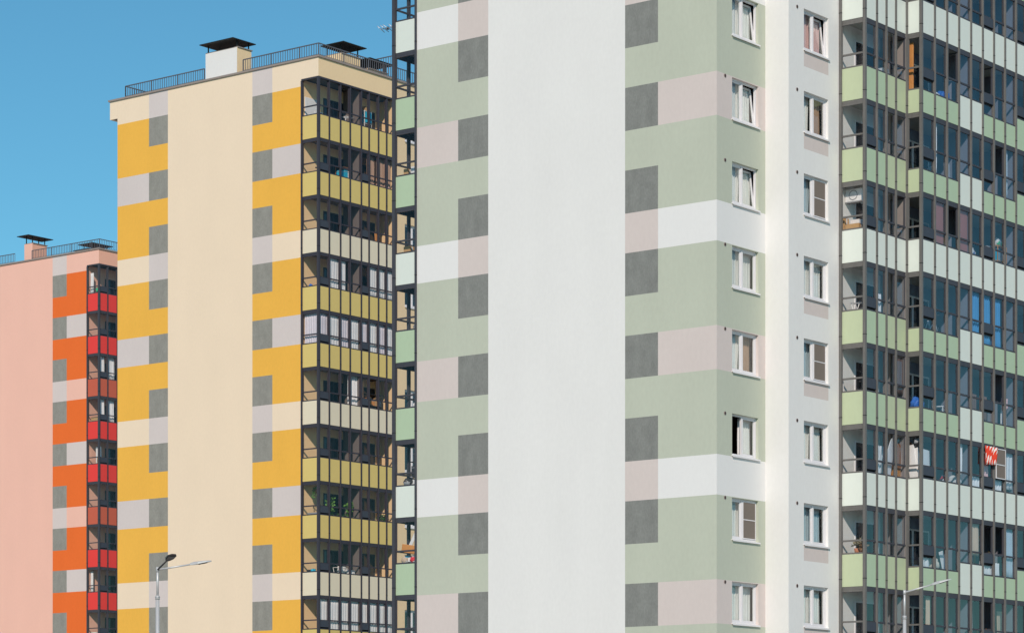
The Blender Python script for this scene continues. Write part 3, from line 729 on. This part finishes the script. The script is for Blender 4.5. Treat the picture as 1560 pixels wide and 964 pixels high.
for i in range(8):
    curtain('%s pale lilac curtain from the corner post in %s' % (('first', 'second', 'third', 'fourth', 'fifth', 'sixth', 'seventh', 'eighth')[i], yb(4)), T, [.06, .84, 1.66, 2.38, 3.26, 3.82, 4.53, 5.16][i], .12, F(T, 4) + (.45 + .12 * (i % 3)), [.74, .78, .68, .70, .52, .68, .60, .56][i], 2.05 - .12 * (i % 3), (LIL, NET)[i % 2], folds=4, amp=.010)
curtain('white curtain in the middle of ' + yb(5), T, 2.4, .2, F(T, 5) + .3, .7, 2.2, NET, folds=7)
curtain('thin white curtain pulled aside in ' + yb(5), T, 3.3, .2, F(T, 5) + .9, .25, 1.6, STR, folds=4)
shelf('dark shelf unit of mixed clutter at the right of ' + yb(5), T, 4.2, .5, F(T, 5), 1.2, .4, 1.8, 4, DKM, (CARD, WD, GPL, CLAY), short=yb(5)[4:])
chair('white chair by the glass in ' + yb(5), T, 1.3, .4, F(T, 5) + .45, WPL)
plant('trailing plant hung in the corner pane of ' + yb(7), T, .55, .7, F(T, 7) + 1.95, .35, .3, LEAF, hang=True, trail=.7)
plant('leafy plant in a white pot, leftmost tall one in ' + yb(7), T, 1.25, .35, F(T, 7) + .75, 1.15, .33, LEAF, pot=WPL, n=220)
plant('tall green houseplant in the middle of ' + yb(7), T, 2.75, .4, F(T, 7) + .75, 1.2, .3, LEAF, n=220)
plant('low bushy dark plant at the right end of ' + yb(7), T, 5.2, .3, F(T, 7) + .75, .55, .42, LEAF2, n=260)
plant('short plant in a clay pot between the tall ones in ' + yb(7), T, 2.0, .35, F(T, 7) + .75, .35, .22, LEAF2)
board('white slab standing upright in ' + yb(7), T, 3.4, .5, F(T, 7), .2, 2.0, .12, WPL, .05)
boxes('grey box at the foot of the corner pane in ' + yb(7), T, .3, .3, F(T, 7) + .95, .3, .7, .15, GPL, 'storage_box')
rack('white drying rack with laundry in ' + yb(8), T, 1.8, .3, F(T, 8), .65, 1.3, WPL)
curtain('white towels drying on the rack in ' + yb(8), T, 1.8, .33, F(T, 8) + .85, .6, .5, WOOL, folds=4, name='towel', cat='towel', group='laundry on the balconies')
bundle('grey and white laundry heap beside the rack in ' + yb(8), T, 2.75, .4, F(T, 8) + .8, .33, WOOL, GPL)
bundle('small cyan bag behind the gable pane of ' + yb(8), T, .3, .6, F(T, 8) + .95, .14, CYP)
boxes('dark box behind the gable pane of ' + yb(8), T, .3, .75, F(T, 8) + .95, .25, .3, .16, DKM, 'storage_box')
for i in range(7):
    curtain('%s white curtain from the corner in %s' % (('first', 'second', 'third', 'fourth', 'fifth', 'sixth', 'last')[i], yb(9)), T, [.06, .84, 1.66, 2.38, 3.26, 3.82, 4.6][i], .12, F(T, 9) + .4, [.74, .78, .68, .70, .52, .74, 1.1][i], 2.1, NET, folds=4, amp=.010)

# --- green tower, front
T = TG
board('bright orange board standing upright in the narrow pane of ' + gb(1), T, 9.35, -2.08, F(T, 1), .07, 2.35, .3, WD, .0)
for i, (v, m) in enumerate(((8.35, WD2), (8.6, GPL))):
    board('%s board leaning behind the rail in %s' % (('brown', 'grey')[i], gb(1)), T, v, -1.55 + .1 * i, F(T, 1), .3, 2.2, .04, m, .1, .12)
bundle('blue bag in the lower pane of ' + gb(1), T, 11.3, -2.2, F(T, 1) + .62, .27, BLP, name='laundry_bag')
bundle('white bag beside the blue one in ' + gb(1), T, 10.75, -2.2, F(T, 1) + .6, .18, WOOL)
bundle('small white heap low in the second pane of ' + gb(1), T, 10.25, -2.2, F(T, 1) + .6, .15, WOOL)
boxes('white box in the lower pane of ' + gb(2), T, 13.75, -2.25, F(T, 2) + .62, .35, .3, .27, WPL, 'storage_box')
board('orange slat beside the white box in ' + gb(2), T, 14.25, -2.2, F(T, 2), .1, 1.2, .03, WD, .03)
bundle('white bundle low in the second wide pane of ' + gb(2), T, 10.45, -2.2, F(T, 2) + .65, .2, WOOL)
# air conditioner and boxes behind the first gable pane
e = empty('air_conditioner', 'white air conditioner unit high behind the gable pane in ' + gb(3), 'air conditioner', T, 6.62, -1.25, F(T, 3) + 2.0, 0, STO)
b = MB(); b.box(0, .28, -.35, .3, 0, .42, WPL); b.build('casing', e); b = MB(); b.ring((-.006, -.02, .21), .16, 0, GPL, .014); b.build('fan_grille', e)
b = MB(); b.bar((.02, -.3, -.02), (.02, .3, -.02), .03, GPL); b.bar((.26, -.3, -.02), (.26, .3, -.02), .03, GPL); b.build('bracket', e)
boxes('orange-brown carton at the foot of the gable pane in ' + gb(3), T, 6.45, -1.6, F(T, 3) + .98, .3, .55, .2, CARD)
boxes('white carton standing behind the brown one in ' + gb(3), T, 6.8, -1.4, F(T, 3) + .98, .28, .35, .42, WPL)
boxes('tall tan carton left of the others in ' + gb(3), T, 6.45, -1.02, F(T, 3) + .98, .3, .08, .45, CARD)
blind('left terracotta blind in ' + gb(3), T, 10.16, -2.42, F(T, 3) + 1.0, .75, 1.5, TER)
blind('right terracotta blind in ' + gb(3), T, 11.92, -2.42, F(T, 3) + 1.0, .76, 1.5, TER)
board('orange board leaning inside the open pane of ' + gb(3), T, 11.05, -2.25, F(T, 3) + .5, .38, 1.0, .04, WD, .15, .18)
boxes('tan carton under the open pane of ' + gb(3), T, 11.0, -2.25, F(T, 3) + .6, .35, .3, .6, CARD)
bundle('white and blue heap in the lower fourth pane of ' + gb(3), T, 13.2, -2.2, F(T, 3) + .93, .3, WOOL, BLP)
shelf('orange shelf unit stacked with things at the right of ' + gb(3), T, 15.45, -2.2, F(T, 3), .7, .4, 1.75, 4, WD, (WPL, CYP, GPL, WPL), short='orange unit in the green tower')
bundle('white heap on top of the orange shelves in ' + gb(3), T, 15.75, -2.0, F(T, 3) + 1.76, .22, WOOL, GRP)
bundle('grey and white bundle left of the orange shelves in ' + gb(3), T, 14.85, -2.1, F(T, 3) + 1.2, .3, GPL, WOOL)
for i in range(3):
    curtain('%s blue curtain in %s' % (('left', 'middle', 'right')[i], gb(4)), T, [12.83, 13.70, 14.56][i], -2.40, F(T, 4) + .5, [.75, .74, .72][i], 2.0, BLU, folds=5)
bicycle('bicycle low in the second wide pane of ' + gb(4), T, 10.2, -2.1, F(T, 4) + .5, WPL, 'v', .25)
rack('small white rack behind the gable pane of ' + gb(4), T, 6.5, -1.6, F(T, 4) + .3, .3, .95, WPL)
bicycle('bicycle standing behind the gable pane of ' + gb(5), T, 6.72, -1.45, F(T, 5) + .62, DKM, 'v', .24)
board('thin white pole-like board by the wall in ' + gb(5), T, 6.4, -1.02, F(T, 5), .05, 2.4, .05, WPL, .02)
curtain('brown cover filling the last narrow pane of ' + gb(5), T, 8.44, -1.84, F(T, 5) + 1.1, .62, 1.4, BRN, folds=3, amp=.012)
bundle('blue bag low in the gable-facing pane of ' + gb(5), T, 9.45, -2.2, F(T, 5) + .6, .3, BLP)
chair('white chair in the third wide pane of ' + gb(5), T, 11.15, -2.3, F(T, 5) + .45, WPL, .4)
curtain('pink towel hung in the pane at the right of ' + gb(5), T, 15.45, -2.36, F(T, 5) + 1.25, .5, .42, PKC, folds=3, name='towel', cat='towel', group='laundry on the balconies')
curtain('long white cloth below the pink towel in ' + gb(5), T, 15.5, -2.3, F(T, 5) + .55, .42, .75, WOOL, folds=3, name='towel', cat='towel', group='laundry on the balconies')
curtain('dark red curtain behind the lower panes of ' + gb(5), T, 13.75, -1.9, F(T, 5) + .1, 1.4, 1.6, BRN, folds=9)
ironing('white ironing board leaning in the third narrow pane of ' + gb(6), T, 7.95, -1.82, F(T, 6) + .62, WPL, .24, 1.75)
board('white plank crossing the second narrow pane of ' + gb(6), T, 7.3, -1.75, F(T, 6) + .7, .2, 1.1, .03, WPL, .02, .35)
board('brown wooden door leaning in the last narrow pane of ' + gb(6), T, 8.44, -1.80, F(T, 6) + .2, .62, 2.0, .05, WD2, .03, .03)
boxes('orange carton under the wooden door in ' + gb(6), T, 8.45, -1.8, F(T, 6) + .85, .5, .2, .4, WD)
board('broad white board slanting in the gable-facing pane of ' + gb(6), T, 9.33, -2.28, F(T, 6) + .95, .05, 1.25, .32, WPL, .16, .05, cap=None)
board('second white board with a red edge slanting in ' + gb(6), T, 9.38, -2.45, F(T, 6) + .95, .04, 1.15, .26, WPL, .2, .05)
boxes('tan carton at the bottom of the gable-facing pane in ' + gb(6), T, 9.4, -2.45, F(T, 6) + .94, .35, .36, .36, CARD)
board('brown board leaning beside the white boards in ' + gb(6), T, 9.5, -2.0, F(T, 6) + .2, .05, 2.1, .25, WD2, .05, .04)
bundle('dark bundle on top of the boards in ' + gb(6), T, 9.5, -2.2, F(T, 6) + 2.12, .22, GPL, DKM)
curtain('tan curtain in the first wide pane of ' + gb(8), T, 9.7, -2.38, F(T, 8) + .6, .3, 1.9, BEI, folds=4)
board('white headboard standing in the first wide pane of ' + gb(6), T, 9.45, -2.40, F(T, 6) + .98, .55, 1.05, .06, WPL, .05, .05, name='headboard')
curtain('narrow white curtain in the fourth wide pane of ' + gb(6), T, 11.9, -2.40, F(T, 6) + 1.25, .42, 1.25, NET, folds=4, gather=.1)
bundle('white heap below the narrow curtain in ' + gb(6), T, 12.2, -2.2, F(T, 6) + .93, .28, WOOL)
bundle('red and white packets low in the third pane of ' + gb(6), T, 11.4, -2.2, F(T, 6) + .93, .22, REP, WOOL)
bundle('pale blue bag low in the second wide pane of ' + gb(6), T, 10.5, -2.2, F(T, 6) + .93, .17, WPL, CYP)
curtain('red and white cloth drying outside the open pane in ' + gb(6), T, 13.66, -2.64, F(T, 6) + 1.85, .95, .66, REDW, folds=5, amp=.055, gather=.25, name='laundry', cat='laundry', group='laundry on the balconies')
curtain('pale pink curtain under the red cloth in ' + gb(6), T, 13.70, -2.40, F(T, 6) + 1.2, .55, 1.2, PKC, folds=4)
curtain('white panel curtain in the lower fifth pane of ' + gb(6), T, 12.86, -2.40, F(T, 6) + .93, .74, .42, NET, folds=4)
e = empty('insect_screen', 'brown insect screen in a white frame in ' + gb(6), 'insect screen', T, 14.55, -2.60, F(T, 6) + 1.4, 0, STO)
b = MB(); b.box(.03, .71, .0, .006, .03, 1.07, SCREEN); b.build('mesh', e)
b = MB(); b.box(0, .74, -.01, .02, 0, .03, PVC); b.box(0, .74, -.01, .02, 1.07, 1.1, PVC); b.box(0, .03, -.01, .02, .03, 1.07, PVC); b.box(.71, .74, -.01, .02, .03, 1.07, PVC); b.box(.03, .71, -.012, .018, .5, .53, PVC); b.build('frame', e)
curtain('wide white curtain in the eighth wide pane of ' + gb(6), T, 15.42, -2.40, F(T, 6) + 1.1, .74, 1.4, NET, folds=3, amp=.015)
curtain('short white curtain in the lower seventh pane of ' + gb(6), T, 14.56, -2.40, F(T, 6) + .93, .72, .42, NET, folds=4)
plant('dried flowers in a pot behind the gable pane of ' + gb(7), T, 6.6, -1.45, F(T, 7) + .95, .5, .24, plain('dry_leaf', (.22, .20, .13), .7, 0, .3), n=120)
plant('low brown plant beside the dried flowers in ' + gb(7), T, 6.55, -1.7, F(T, 7) + .95, .28, .2, plain('brown_leaf', (.20, .12, .06), .7, 0, .3), n=90)
curtain('beige curtain in the fifth wide pane of ' + gb(7), T, 12.84, -2.40, F(T, 7) + 1.3, .74, 1.2, BEI, folds=6)
for i, v in enumerate((13.8, 14.6, 14.9)):
    board('%s yellow plank behind the open panes of %s' % (('short left', 'tall middle', 'short right')[i], gb(7)), T, v, -2.1, F(T, 7) + .4, .12, (1.35, 1.75, 1.2)[i], .04, WD, .05, (.1, -.12, .1)[i])
curtain('pale blue curtain at the right of ' + gb(7), T, 15.42, -2.40, F(T, 7) + .6, .74, 1.9, BLC, folds=8)
bundle('cream bag low in the second wide pane of ' + gb(7), T, 10.5, -2.2, F(T, 7) + .62, .3, plain('cream_fabric', (.66, .58, .48), .9))
board('white triangle-like board low in the third wide pane of ' + gb(7), T, 11.15, -2.3, F(T, 7) + .55, .3, .75, .03, WPL, .1, -.25)
curtain('white cloth in the lower first wide pane of ' + gb(7), T, 9.25, -2.40, F(T, 7) + .62, .7, .4, WOOL, folds=3)
curtain('white cloth in the lower sixth and seventh panes of ' + gb(7), T, 13.7, -2.40, F(T, 7) + .62, 1.5, .5, WOOL, folds=8)
ladder('yellow step ladder in the fifth wide pane of ' + gb(8), T, 12.95, -2.3, F(T, 8) + .2, YEP, 1.6)
shelf('orange rack with clutter at the right of ' + gb(8), T, 14.55, -2.2, F(T, 8), .6, .4, 1.5, 3, WD, (WPL, CARD, BLP), short='green tower\'s orange rack')
board('tan board at the right of ' + gb(8), T, 15.5, -2.2, F(T, 8), .5, 2.2, .03, BEI, .03)
boxes('white box low in a narrow pane of ' + gb(1), T, 8.0, -1.7, F(T, 1) + .95, .3, .3, .3, WPL, 'storage_box')
bundle('white heap low in the second pane of ' + gb(8), T, 7.3, -1.7, F(T, 8) + .95, .2, WOOL)

curtain('white curtain drawn aside in the second wide pane of ' + gb(2), T, 10.15, -2.40, F(T, 2) + .6, .3, 1.9, NET, folds=4)
curtain('grey towel hung low in the third wide pane of ' + gb(2), T, 11.1, -2.35, F(T, 2) + .6, .45, .6, GPL, folds=3, name='towel', cat='towel', group='laundry on the balconies')
curtain('white shirt-sized cloth drying in the second narrow pane of ' + gb(4), T, 7.15, -1.80, F(T, 4) + .95, .42, .7, WOOL, folds=3, name='towel', cat='towel', group='laundry on the balconies')
curtain('wide white sheet drying in the third narrow pane of ' + gb(6), T, 7.76, -1.55, F(T, 6) + .93, .6, 1.1, WOOL, folds=3, name='laundry', cat='laundry', group='laundry on the balconies')
curtain('white sheet drying in the second narrow pane of ' + gb(6), T, 7.12, -1.78, F(T, 6) + .93, .5, .5, WOOL, folds=3, name='laundry', cat='laundry', group='laundry on the balconies')
curtain('half-drawn white curtain in the second wide pane of ' + gb(1), T, 10.12, -2.40, F(T, 1) + 1.4, .22, 1.1, NET, folds=3)
curtain('pale blue curtain at the far right of ' + gb(2), T, 15.45, -2.40, F(T, 2) + .6, .35, 1.9, BLC, folds=4)
curtain('white curtain left of the open pane in ' + gb(8), T, 12.84, -2.38, F(T, 8) + .6, .3, 1.9, NET, folds=4)
bundle('green bag low in the first wide pane of ' + gb(8), T, 9.6, -2.2, F(T, 8) + .6, .22, GRP)

# --- green tower, balcony stack on the left edge of its gable
def lb(r): return 'the left-edge balcony of the green tower, %s' % r
SH = 'shelf unit packed with boxes on ' + lb('behind the lower white panel')[0:0] + 'the green tower\'s left-edge balcony'
shelf(SH, T, .35, 13.02, F(T, 6) + .7, .55, .4, 1.7, 4, DKM, (WPL, CARD, WPL, REP, DKM), along='u', short='green tower\'s left-edge balcony')
bundle('dark bag under the shelves on the green tower\'s left edge', T, .3, 13.5, F(T, 6) + .93, .26, DKM, GPL)
board('long orange plank jammed across a left-edge balcony of the green tower', T, .22, 13.02, F(T, 7) + 1.25, .03, .3, .85, WD, .0, .0).rotation_euler = (Matrix.Rotation(ANG, 4, 'Z') @ Matrix.Rotation(.17, 4, 'X')).to_euler()
board('white plank slanting above the orange one on the left edge', T, .3, 13.12, F(T, 7) + 1.1, .03, 1.5, .12, WPL, -.12)
board('white panel leaning far left among planks on the left edge', T, .4, 13.55, F(T, 7) + 1.55, .03, .75, .14, WPL, .55 * -1)
bundle('cyan bag under the orange plank on the left edge', T, .3, 13.62, F(T, 7) + 1.05, .14, CYP)
bundle('red and white heap at the bottom of the plank-filled balcony', T, .3, 13.3, F(T, 7) + .95, .2, REP, WOOL)
bundle('brown and white heap left of the red one on the left edge', T, .3, 13.65, F(T, 7) + .95, .2, BEI, WOOL)
boxes('white box low behind the left-edge pane, second floor in view', T, .3, 13.1, F(T, 2) + .95, .25, .35, .35, WPL, 'storage_box')
boxes('tan box beside the white one, second left-edge floor in view', T, .3, 13.6, F(T, 2) + .95, .25, .2, .3, CARD, 'storage_box')
board('tall white board standing behind the lowest left-edge pane', T, .5, 13.05, F(T, 8) + .2, .04, 2.0, .16, WPL, .0)
board('cyan sheet lying at the lowest left-edge pane', T, .15, 13.05, F(T, 8) + .93, .04, .18, .85, CYP, .0)
board('short white plank lying across the rail on the left edge', T, .24, 13.08, F(T, 7) + 1.02, .03, .16, .55, WPL, .0)
boxes('white box on the floor under the shelf unit, left edge', T, .25, 13.08, F(T, 6) + .93, .2, .35, .25, WPL, 'storage_box')
boxes('brown carton low in the third left-edge floor in view', T, .3, 13.5, F(T, 3) + .95, .25, .3, .3, CARD)
bundle('grey bag low in the fourth left-edge floor in view', T, .3, 13.15, F(T, 4) + .95, .18, GPL, WOOL)
bundle('white bag low in the fifth left-edge floor in view', T, .3, 13.2, F(T, 5) + .95, .16, WOOL)
bundle('small white bag in the low pane beside a white panel, left edge', T, .3, 13.15, F(T, 3) + .95, .13, WOOL)

# --- pink tower
T = TP
curtain('white sheet hung in the gable pane of the pink tower\'s top balcony', T, .2, .72, F(T, 0) + 1.0, .3, 1.35, WOOL, along='u', folds=3)
bundle('green bag in the gable pane of the pink tower\'s top balcony', T, .25, .3, F(T, 0) + 1.05, .22, GRP, WOOL)
bundle('small yellow bag in the side pane of the pink tower\'s top balcony', T, .5, .4, F(T, 0) + .95, .14, YEP)
bicycle('bicycle behind the gable pane of the pink tower\'s second balcony', T, .4, .5, F(T, 1) + .6, WPL, 'v', .22)
for r, nm in ((2, 'third'), (3, 'fourth')):
    for i in (0, 1):
        curtain('%s white curtain in the %s balcony row of the pink tower' % (('left', 'right')[i], nm), T, (.15, .9)[i], .2, F(T, r) + 1.0, (.5, .66)[i], 1.5, NET, folds=5)
boxes('orange box at the foot of the gable pane, fourth pink balcony', T, .2, .2, F(T, 3) + .95, .3, .75, .32, CARD, 'storage_box')
board('white board leaning in the gable pane of the fifth pink balcony', T, .5, .3, F(T, 4) + .4, .04, 1.75, .5, WPL, .02)
boxes('tan box on the white board\'s right in the fifth pink balcony', T, .3, .2, F(T, 4) + .95, .2, .3, .5, CARD, 'storage_box')
bundle('dark red heap low in the side pane of the sixth pink balcony', T, .6, .4, F(T, 5) + .95, .18, REP, DKM)
boxes('white box at the gable pane of the lowest pink balcony in view', T, .2, .45, F(T, 8) + .95, .25, .5, .2, WPL, 'storage_box')
curtain('white cloth at the left of the gable pane, eighth pink balcony', T, .25, .8, F(T, 7) + .95, .22, 1.4, WOOL, along='u', folds=3)

# --- curtains behind the green tower's windows
T = TG
cols = (('nearest the corner', 0, W1, [NET, NET, NET, WOOL, NET, None, NET, NET, NET]), ('nearest the balconies', -.929, W2, [PKC, NET, BLC, NET, BLC, NET, BLC, NET, NET]))
WORD = ['topmost', 'second', 'third', 'fourth', 'fifth', 'sixth', 'seventh', 'eighth', 'ninth']
for nm, u, Wn, ms in cols:
    for i, m in enumerate(ms):
        if i > 8: continue
        h = HEAD[i + 3]
        if m is None:
            curtain('white curtain in the closed half of the sixth window, column ' + nm, T, Wn[0] + .85, u + .32, h - 1.42, .72, 1.38, NET, folds=6, group='window curtains'); continue
        rng = random.Random(i * 7 + int(Wn[0] * 10)); w_ = Wn[1] - Wn[0] - .04
        if rng.random() < .6: curtain('white net curtain across the %s window in the column %s' % (WORD[i], nm), T, Wn[0] + .02, u + .34, h - 1.42, w_, 1.40, m, folds=11, amp=.02, group='window curtains')
        else:
            curtain('left curtain drawn aside in the %s window of the column %s' % (WORD[i], nm), T, Wn[0] + .02, u + .34, h - 1.42, w_ * .56, 1.40, m, folds=7, gather=.12, group='window curtains')
            curtain('right curtain drawn aside in the %s window of the column %s' % (WORD[i], nm), T, Wn[0] + w_ * .66, u + .34, h - 1.42, w_ * .34, 1.40, (NET, STR, WOOL)[i % 3], folds=5, group='window curtains')

# ------------------------------------------------------------------ aerial
e = bpy.data.objects.new('television_antenna', None); col.objects.link(e); e.location = TG.W(.05, 13.99, 27.30 + CZ + .05); e.rotation_euler = (0, 0, ANG)
tag(e, 'small pale television antenna sticking out from the left edge of the green tower', 'antenna')
ALU = plain('aluminium', (.55, .55, .57), .35, .6)
b = MB(); b.bar((0, .0, 0), (-.1, .62, .0), .03, ALU); b.build('boom', e)
for i, (y, L) in enumerate(((.10, .30), (.30, .38), (.45, .3), (.60, .26))):
    b = MB(); b.tube((-.016 * y * 10 - L / 2, y + .25 * L, .10), (-.016 * y * 10 + L / 2, y - .25 * L, -.10), .012, ALU); b.build('element', e)
b = MB(); b.box(-.07, -.01, .28, .36, -.05, .05, DKM); b.build('junction_box', e)

# ------------------------------------------------------------------ street lamps
LPM = plain('pale_steel', (.60, .60, .60), .45, .3); LPD = plain('lamp_housing', (.07, .06, .06), .5); LENSD = plain('lamp_lens', (.11, .10, .095), .3)
def street_lamp(loc, label, arms, H):
    e = bpy.data.objects.new('street_lamp', None); col.objects.link(e); e.location = loc; tag(e, label, 'street lamp', 'street lamps in front of the towers')
    b = MB(); b.tube((0, 0, 0), (0, 0, .3), .09, LPM, .075, 16); b.tube((0, 0, .3), (0, 0, H - .78), .065, LPM, .05, 16); b.build('lower_pole', e)
    b = MB(); b.tube((0, 0, H - .80), (0, 0, H - .70), .062, LPM, .058, 16); b.tube((0, 0, H - .74), (0, 0, H - .735), .068, LPD, n=16); b.build('collar', e)
    b = MB(); b.tube((0, 0, H - .70), (0, 0, H + .03), .032, LPM, .03, 12); b.tube((0, 0, H - .08), (0, 0, H + .05), .042, LPM, .042, 12); b.build('upper_pole', e)
    for (d, rise, L, m) in arms:
        d = Vector((*d, 0)).normalized(); tip = d * L + Vector((0, 0, H + rise)); st = Vector((0, 0, H - .02))
        a = MB(); a.tube(st, tip, .026, m, .02, 10); ao = a.build('arm', e)
        ax = (tip - st).normalized(); sd_ = ax.cross(Vector((0, 0, 1))).normalized(); up = sd_.cross(ax)
        h = MB()
        sec = [(-.05, .035, .035), (.05, .07, .05), (.16, .11, .045), (.40, .12, .03), (.52, .07, .015)]
        bm = h.bm; k = h.mi(LPM if m is LPM else LPD); rows = []
        for t, wv, hv in sec:
            c = tip + ax * t; rows.append([bm.verts.new(c + sd_ * x * wv + up * y * hv) for x, y in ((-1, -.5), (1, -.5), (1, .5), (.5, 1), (-.5, 1), (-1, .5))])
        for r0, r1 in zip(rows[:-1], rows[1:]):
            for i in range(6): f = bm.faces.new((r0[i], r0[(i + 1) % 6], r1[(i + 1) % 6], r1[i])); f.material_index = k
        bm.faces.new(rows[0]).material_index = k; bm.faces.new(rows[-1][::-1]).material_index = k
        ho = h.build('lamp_head', e)
        l = MB(); c0 = tip + ax * .17 - up * .035; c1 = tip + ax * .40 - up * .028
        l.hexa([c0 - sd_ * .09, c0 + sd_ * .09, c1 + sd_ * .09, c1 - sd_ * .09, c0 - sd_ * .09 + up * .02, c0 + sd_ * .09 + up * .02, c1 + sd_ * .09 + up * .02, c1 - sd_ * .09 + up * .02], LENSD if m is LPD else LPD); l.build('lens', ho)
    return e
street_lamp((-9.317, 72, 0), 'double-armed street lamp in front of the yellow tower', [((1, .05), .13, .90, LPM), ((.46, -1.0), .17, .86, LPD)], 7.21)
street_lamp((11.464, 80, 0), 'single-armed pale street lamp in front of the green tower\'s glazed front', [((1, -.05), .22, .85, LPM)], 7.17)
